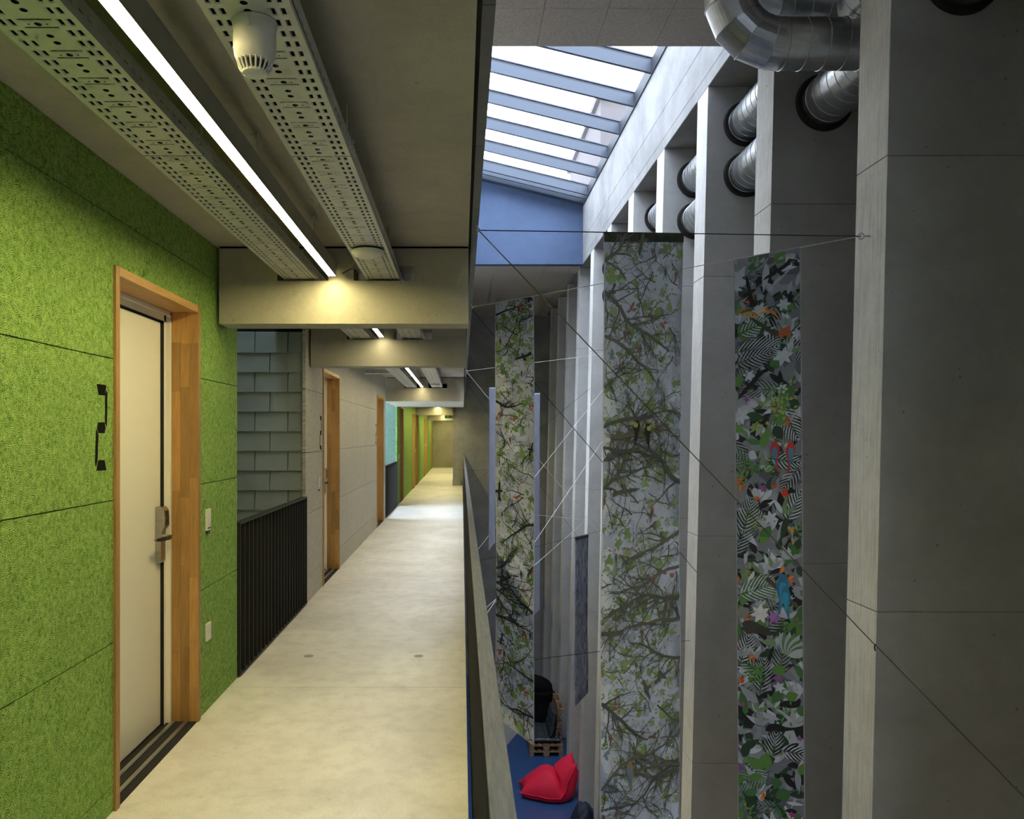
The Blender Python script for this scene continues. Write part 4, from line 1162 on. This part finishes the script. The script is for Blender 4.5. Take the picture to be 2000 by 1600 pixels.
# ------------------------------------------------------------------ ropes
def rope(p, q, mat, label, r=.003, via=()):
    tag(MB().tube([p, *via, q], r, 6).build('steel_rope', M[mat], None, True), label, 'rope')
pe = lambda k, y: Vector((xf(y.z) if isinstance(y, Vector) else 0, 0, 0))
def on_pillar(k, x, y):                 # point on pillar k's end face seen at pixel height y
    Yp = PY[k]+ (.0 if x == 'near' else PT*.5 if x == 'mid' else PT)
    z = EYE-(y-852)*Yp/F
    return Vector((xf(z), Yp, z))
def edge_low(xs_, ys_):                 # point on the walkway slab edge that continues a rope seen at a pixel
    Y = 1.66*F/(ys_-852); return Vector((XE+.045, Y, EYE-1.66))
ring_at = bolt
rope(A1, ring_at, 'cable_dark', 'level dark rope holding the large branch banner, tied to the eye bolt')
rope(A3, ring_at, 'cable_white', 'pale rope holding the jungle banner and slender banner, tied to the eye bolt')
hook1 = on_pillar(0, 'near', 1262)
rope(A1, hook1, 'cable_olive', 'diagonal olive rope from the fascia down across the banners to the nearest pillar')
h2 = Vector((3.90, 4.975, EYE-(1262+(3.90*F/5.0+902-1708)*1.02-852)*5.0/F))
rope(hook1+Vector((0,-.012,0)), h2, 'cable_dark', 'thin dark rope along the shaded face of the nearest pillar', .0018)
hk = empty('rope_hook'); tag(hk, 'small dark hook on the edge of the nearest pillar', 'hook')
MB().tube([hook1+Vector((-.004,0,.01)), hook1+Vector((-.02,-.02,0)), hook1+Vector((-.016,-.022,-.025))], .004, 6).build('hook_body', M['cable_dark'], hk)
rope(fas(6.77)+Vector((0,.02,-.02)), on_pillar(2, 'near', 1118), 'cable_dark', 'steep dark-ended rope from the fascia behind the banners to the third pillar')
A5 = fas(13.4)
rope(A5, on_pillar(3, 'mid', 679), 'cable_white', 'nearly level pale rope behind the slender banner top', .0035)
rope(A5+Vector((0,.03,-.02)), on_pillar(5, 'near', 1052), 'cable_white', 'steep pale rope from the second fascia anchor crossing behind the slender banner', .0035)
rope(fas(16.2), on_pillar(6, 'near', 1075), 'cable_dark', 'thin dark rope lowest on the fascia, running down behind the slender banner', .0028)
rope(edge_low(911, 1100), on_pillar(4, 'mid', 700), 'cable_white', 'long pale rope rising from the walkway edge to the fifth pillar', .0035)
rope(edge_low(935, 1246), on_pillar(5, 'mid', 856), 'cable_white', 'pale rope rising from the walkway edge to the sixth pillar', .0035)
hp = on_pillar(6, 'mid', 1016)
rope(edge_low(925, 1215), hp, 'cable_white', 'pale rope rising to the hook on the seventh pillar', .0032)
rope(px(1000, 1001, 9.2), hp, 'cable_white', 'short level pale rope reaching the seventh pillar', .003)
rope(px(925, 1098, 10.5), on_pillar(5, 'mid', 1036), 'cable_dark', 'dark rope above the crumpled grey cloth strip', .003)
rope(px(955, 1299, 6.2), on_pillar(2, 'mid', 1251), 'cable_dark', 'low dark rope crossing below the middle of the banners', .0028)
rope(edge_low(908, 960), on_pillar(6, 'mid', 760), 'cable_dark', 'faint dark rope rising behind the slender banner', .003)

eb = empty('eye_bolt'); tag(eb, 'shiny steel eye bolt screwed into the nearest pillar', 'eye bolt')
m = MB(); rr = .019
m.tube([bolt+Vector((rr*math.cos(a), 0, rr*math.sin(a))) for a in [2*math.pi*k/20 for k in range(21)]], .0052, 8, False); m.build('ring', M['galv'], eb, True)
MB().tube([bolt+Vector((rr,0,0)), Vector((xf(bolt.z)+.03, bolt.y, bolt.z))], .006, 10).build('shank', M['galv'], eb, True)
for yy, pt in ((4.24, A1), (6.77, A3), (13.4, A5)):
    k = empty('rope_anchor'); tag(k, {4.24: 'steel rope anchor on the fascia nearest the camera', 6.77: 'second steel rope anchor on the fascia', 13.4: 'farthest steel rope anchor on the fascia'}[yy], 'anchor')
    MB().tube([pt+Vector((-.012,0,.03)), pt+Vector((0,0,.006))], .006, 8).build('stud', M['galv'], k, True)
    MB().tube([pt+Vector((.009*math.cos(a), 0, .009*math.sin(a))) for a in [2*math.pi*q/12 for q in range(13)]], .003, 6, False).build('ring', M['galv'], k, True)

# ------------------------------------------------------------------ furniture on the hall floor
def pillow(sx, sy, sz, n=22, p=2.2, corner=.12):
    """flat-seamed pillow grid: returns vertex list and faces, local coordinates"""
    V = []; Fc = []
    for side in (1, -1):
        base = len(V)
        for i in range(n+1):
            for j in range(n+1):
                u = 2*i/n-1; v = 2*j/n-1
                h = ((1-abs(u)**p)*(1-abs(v)**p))**.55
                k = 1-corner*((1-abs(u)**2)+(1-abs(v)**2))*.5
                uu = u*(1-corner*(1-v*v)*abs(u)); vv = v*(1-corner*(1-u*u)*abs(v))
                V.append([uu*sx, vv*sy, side*h*sz])
        for i in range(n):
            for j in range(n):
                a = base+i*(n+1)+j; Fc.append((a, a+1, a+n+2, a+n+1))
    return V, Fc
def soft(name, V, Fc, mat, parent, noise=0.0, seed=1):
    m = MB(); rr = random.Random(seed)
    m.v = [tuple(v) for v in V]; m.f = Fc
    o = m.build(name, mat, parent, True)
    bm = bmesh.new(); bm.from_mesh(o.data); bmesh.ops.remove_doubles(bm, verts=bm.verts, dist=1e-4); bmesh.ops.recalc_face_normals(bm, faces=bm.faces)
    bm.to_mesh(o.data); bm.free()
    for p in o.data.polygons: p.use_smooth = True
    s = o.modifiers.new('sub', 'SUBSURF'); s.levels = 1; s.render_levels = 1
    return o

def folds(x, y, z, amp, s):
    return amp*(math.sin(x*9*s+3*math.sin(y*5*s))*.5+math.sin(y*13*s+z*7*s)*.35+math.sin((x+y+z)*21*s)*.25)

# red bean bag: a big square pillow folded up against the seventh pillar
rb = empty('bean_bag'); tag(rb, 'red fabric bean bag slumped against a pillar on blue floor', 'bean bag')
V, Fc = pillow(.80, .62, .40, 30, 2.4, .10)
V2 = []
for x, y, z in V:
    s_ = x+.80                                     # 0 .. 1.6 along the bag
    up = max(0.0, s_-.86)
    bendk = min(1.0, up/.30)
    ang = bendk*1.02
    if s_ <= .86:
        X = s_; Z = z*(.82 + .30*math.exp(-((s_-.60)/.34)**2)); Z = max(Z, -.10)
        zc = .10 + Z
        zc = .03+ (Z+.10)*1.0
        pt = (X, y*(.42+.58*min(1, s_/.55))-.10*max(0, 1-s_/.6), zc)
    else:
        r0 = .30*bendk/2*1.0
        Xb = .86+up*math.cos(ang*.85)*.72; Zb = .16+up*math.sin(ang)*1.02
        pt = (Xb - z*math.sin(ang)*.72, y*(.92-.32*(up/.74)), Zb + z*math.cos(ang)*.8)
    x1, y1, z1 = pt
    cre = -.10*math.exp(-((s_-.90)/.09)**2)*(1 if z > 0 else 0)
    f = folds(x1, y1, z1, .012, 1.0)
    V2.append((1.21+x1, 17.08+y1*.9-.16*(x1-.6), GZ+max(.004, z1+cre+f*.8)))
soft('body', V2, Fc, M['red'], rb)
# seam piping round the edge of the bag
n_ = 30
idx = [i*(n_+1)+0 for i in range(n_+1)]
MB().tube([Vector(V2[i])+Vector((0,-.008,.004)) for i in idx], .010, 6).build('seam', M['red'], rb, True)
idx = [n_*(n_+1)+j for j in range(n_+1)]
MB().tube([Vector(V2[i]) for i in idx], .010, 6).build('seam', M['red'], rb, True)

def sack(name, label, base, prof, mat, tip, seed, sqx=1.0, sqy=1.0):
    """tall sack: stacked rings with drifting centre and creases"""
    b = empty(name); tag(b, label, 'bean bag')
    m = MB(); n = 28; rr = random.Random(seed); ph = [rr.uniform(0, 6.3) for _ in range(6)]
    V = []
    for i, (h, r, dx, dy) in enumerate(prof):
        for k in range(n):
            a = 2*math.pi*k/n
            q = r*(1+.07*math.sin(3*a+ph[0]+h*4)+.05*math.sin(5*a+ph[1]-h*9)+.035*math.sin(9*a+ph[2]+h*15))
            V.append((base[0]+dx+q*math.cos(a)*sqx, base[1]+dy+q*math.sin(a)*sqy, base[2]+h+.02*math.sin(4*a+ph[3])*min(1, h*5)))
    Fc = []
    for i in range(len(prof)-1):
        for k in range(n): Fc.append((i*n+k, i*n+(k+1) % n, (i+1)*n+(k+1) % n, (i+1)*n+k))
    Fc.append(tuple(range(n))[::-1]); Fc.append(tuple((len(prof)-1)*n+k for k in range(n)))
    soft('body', V, Fc, mat, b)
    return b
sb = sack('bean_bag', 'tall black bean bag with folded top behind the pallet seat', (2.05, 21.3, GZ),
     [(0.004,.40,0,0),(.03,.50,0,0),(.18,.52,.0,0),(.45,.50,.03,0),(.72,.43,.06,0),(.86,.34,.07,0),(.94,.35,.06,0),(1.02,.37,.02,0),(1.12,.33,-.02,0),(1.22,.22,-.10,0),(1.28,.10,-.16,0),(1.30,.03,-.17,0)], M['black_fabric'], None, 4, 1, .9)
MB().tube([(1.70, 20.86, GZ+1.02), (1.95, 20.80, GZ+.93), (2.2, 20.83, GZ+.90), (2.45, 20.9, GZ+.95)], [.03,.05,.05,.03], 8).build('fold', M['black_fabric'], sb, True)
nb = sack('bean_bag', 'navy blue bean bag with knotted top at the lower edge of the view', (2.10, 14.12, GZ),
     [(0.004,.28,0,0),(.03,.34,0,0),(.18,.36,0,0),(.45,.34,.0,0),(.66,.28,.02,0),(.80,.22,.03,0),(.92,.19,.05,0),(1.06,.17,.06,0),(1.16,.09,.05,0),(1.18,.03,.05,0)], M['navy'], None, 9)
MB().tube([(1.92, 13.96, GZ+0.62), (2.04, 13.90, GZ+0.83), (2.14, 13.90, GZ+0.98), (2.21, 13.96, GZ+1.12)], [.06,.09,.085,.04], 10).build('fold', M['navy'], nb, True)
MB().tube([(2.40, 14.04, GZ+0.53), (2.30, 13.94, GZ+0.78), (2.18, 13.92, GZ+1.05)], [.05,.075,.05], 10).build('fold', M['navy'], nb, True)

def pallet(name, label, M4):
    """euro pallet .8 x 1.2 x .144, local x across .8, y along 1.2"""
    p = empty(name); tag(p, label, 'pallet', 'pallets of the seat')
    def b(nm, x0, x1, y0, y1, z0, z1):
        m = MB().box(x0, x1, y0, y1, z0, z1); m.v = [tuple(M4 @ Vector(v)) for v in m.v]; m.build(nm, M['pallet'], p)
    for x0, x1 in ((0,.1), (.35,.45), (.7,.8)): b('runner', x0, x1, 0, 1.2, 0, .022)
    for x0, x1 in ((0,.1), (.3275,.4725), (.7,.8)):
        for y0, y1 in ((0,.1), (.5275,.6725), (1.1,1.2)): b('block', x0, x1, y0, y1, .022, .1)
    for y0, y1 in ((0,.1), (.5275,.6725), (1.1,1.2)): b('stringer', 0, .8, y0, y1, .1, .122)
    for x0, x1 in ((0,.145), (.19,.29), (.3275,.4725), (.51,.61), (.655,.8)): b('board', x0, x1, 0, 1.2, .122, .144)
    return p
pallet('pallet', 'lower wooden pallet standing on the blue floor', Matrix.Translation((1.63, 19.05, GZ)))
pallet('pallet', 'upper wooden pallet under the dark seat cushion', Matrix.Translation((1.632, 19.052, GZ+.1445)))
up = Matrix.Translation((2.36, 19.25, GZ+.30)) @ Matrix.Rotation(math.radians(8), 4, 'Y') @ Matrix.Rotation(math.radians(-90), 4, 'Y')
pallet('pallet', 'upright wooden pallet forming the back of the seat', Matrix.Translation((2.40, 19.2, GZ+.29)) @ Matrix.Rotation(math.radians(-84), 4, 'Y') @ Matrix.Scale(1, 4))
def tufted(name, label, mat4, sx, sy, sz):
    c = empty(name); tag(c, label, 'cushion')
    V, Fc = pillow(sx, sy, sz, 24, 5.0, .03)
    V2 = []
    for x, y, z in V:
        g = 1-.35*math.exp(-(((x/sx*1.5+.5) % 1-.5)/.12)**2) - .25*math.exp(-(((y/sy*1.5+.5) % 1-.5)/.12)**2)
        V2.append(tuple(mat4 @ Vector((x, y, z*max(.35, g)))))
    soft('body', V2, Fc, mat=M['cushion'], parent=c)
    return c
tufted('seat_cushion', 'tufted slate-blue seat cushion lying on the pallets', Matrix.Translation((2.03, 19.64, GZ+.375)), .37, .59, .085)
tufted('back_cushion', 'tufted slate-blue back cushion leaning on the upright pallet', Matrix.Translation((2.20, 19.5, GZ+.74)) @ Matrix.Rotation(math.radians(-80), 4, 'Y'), .30, .45, .09)
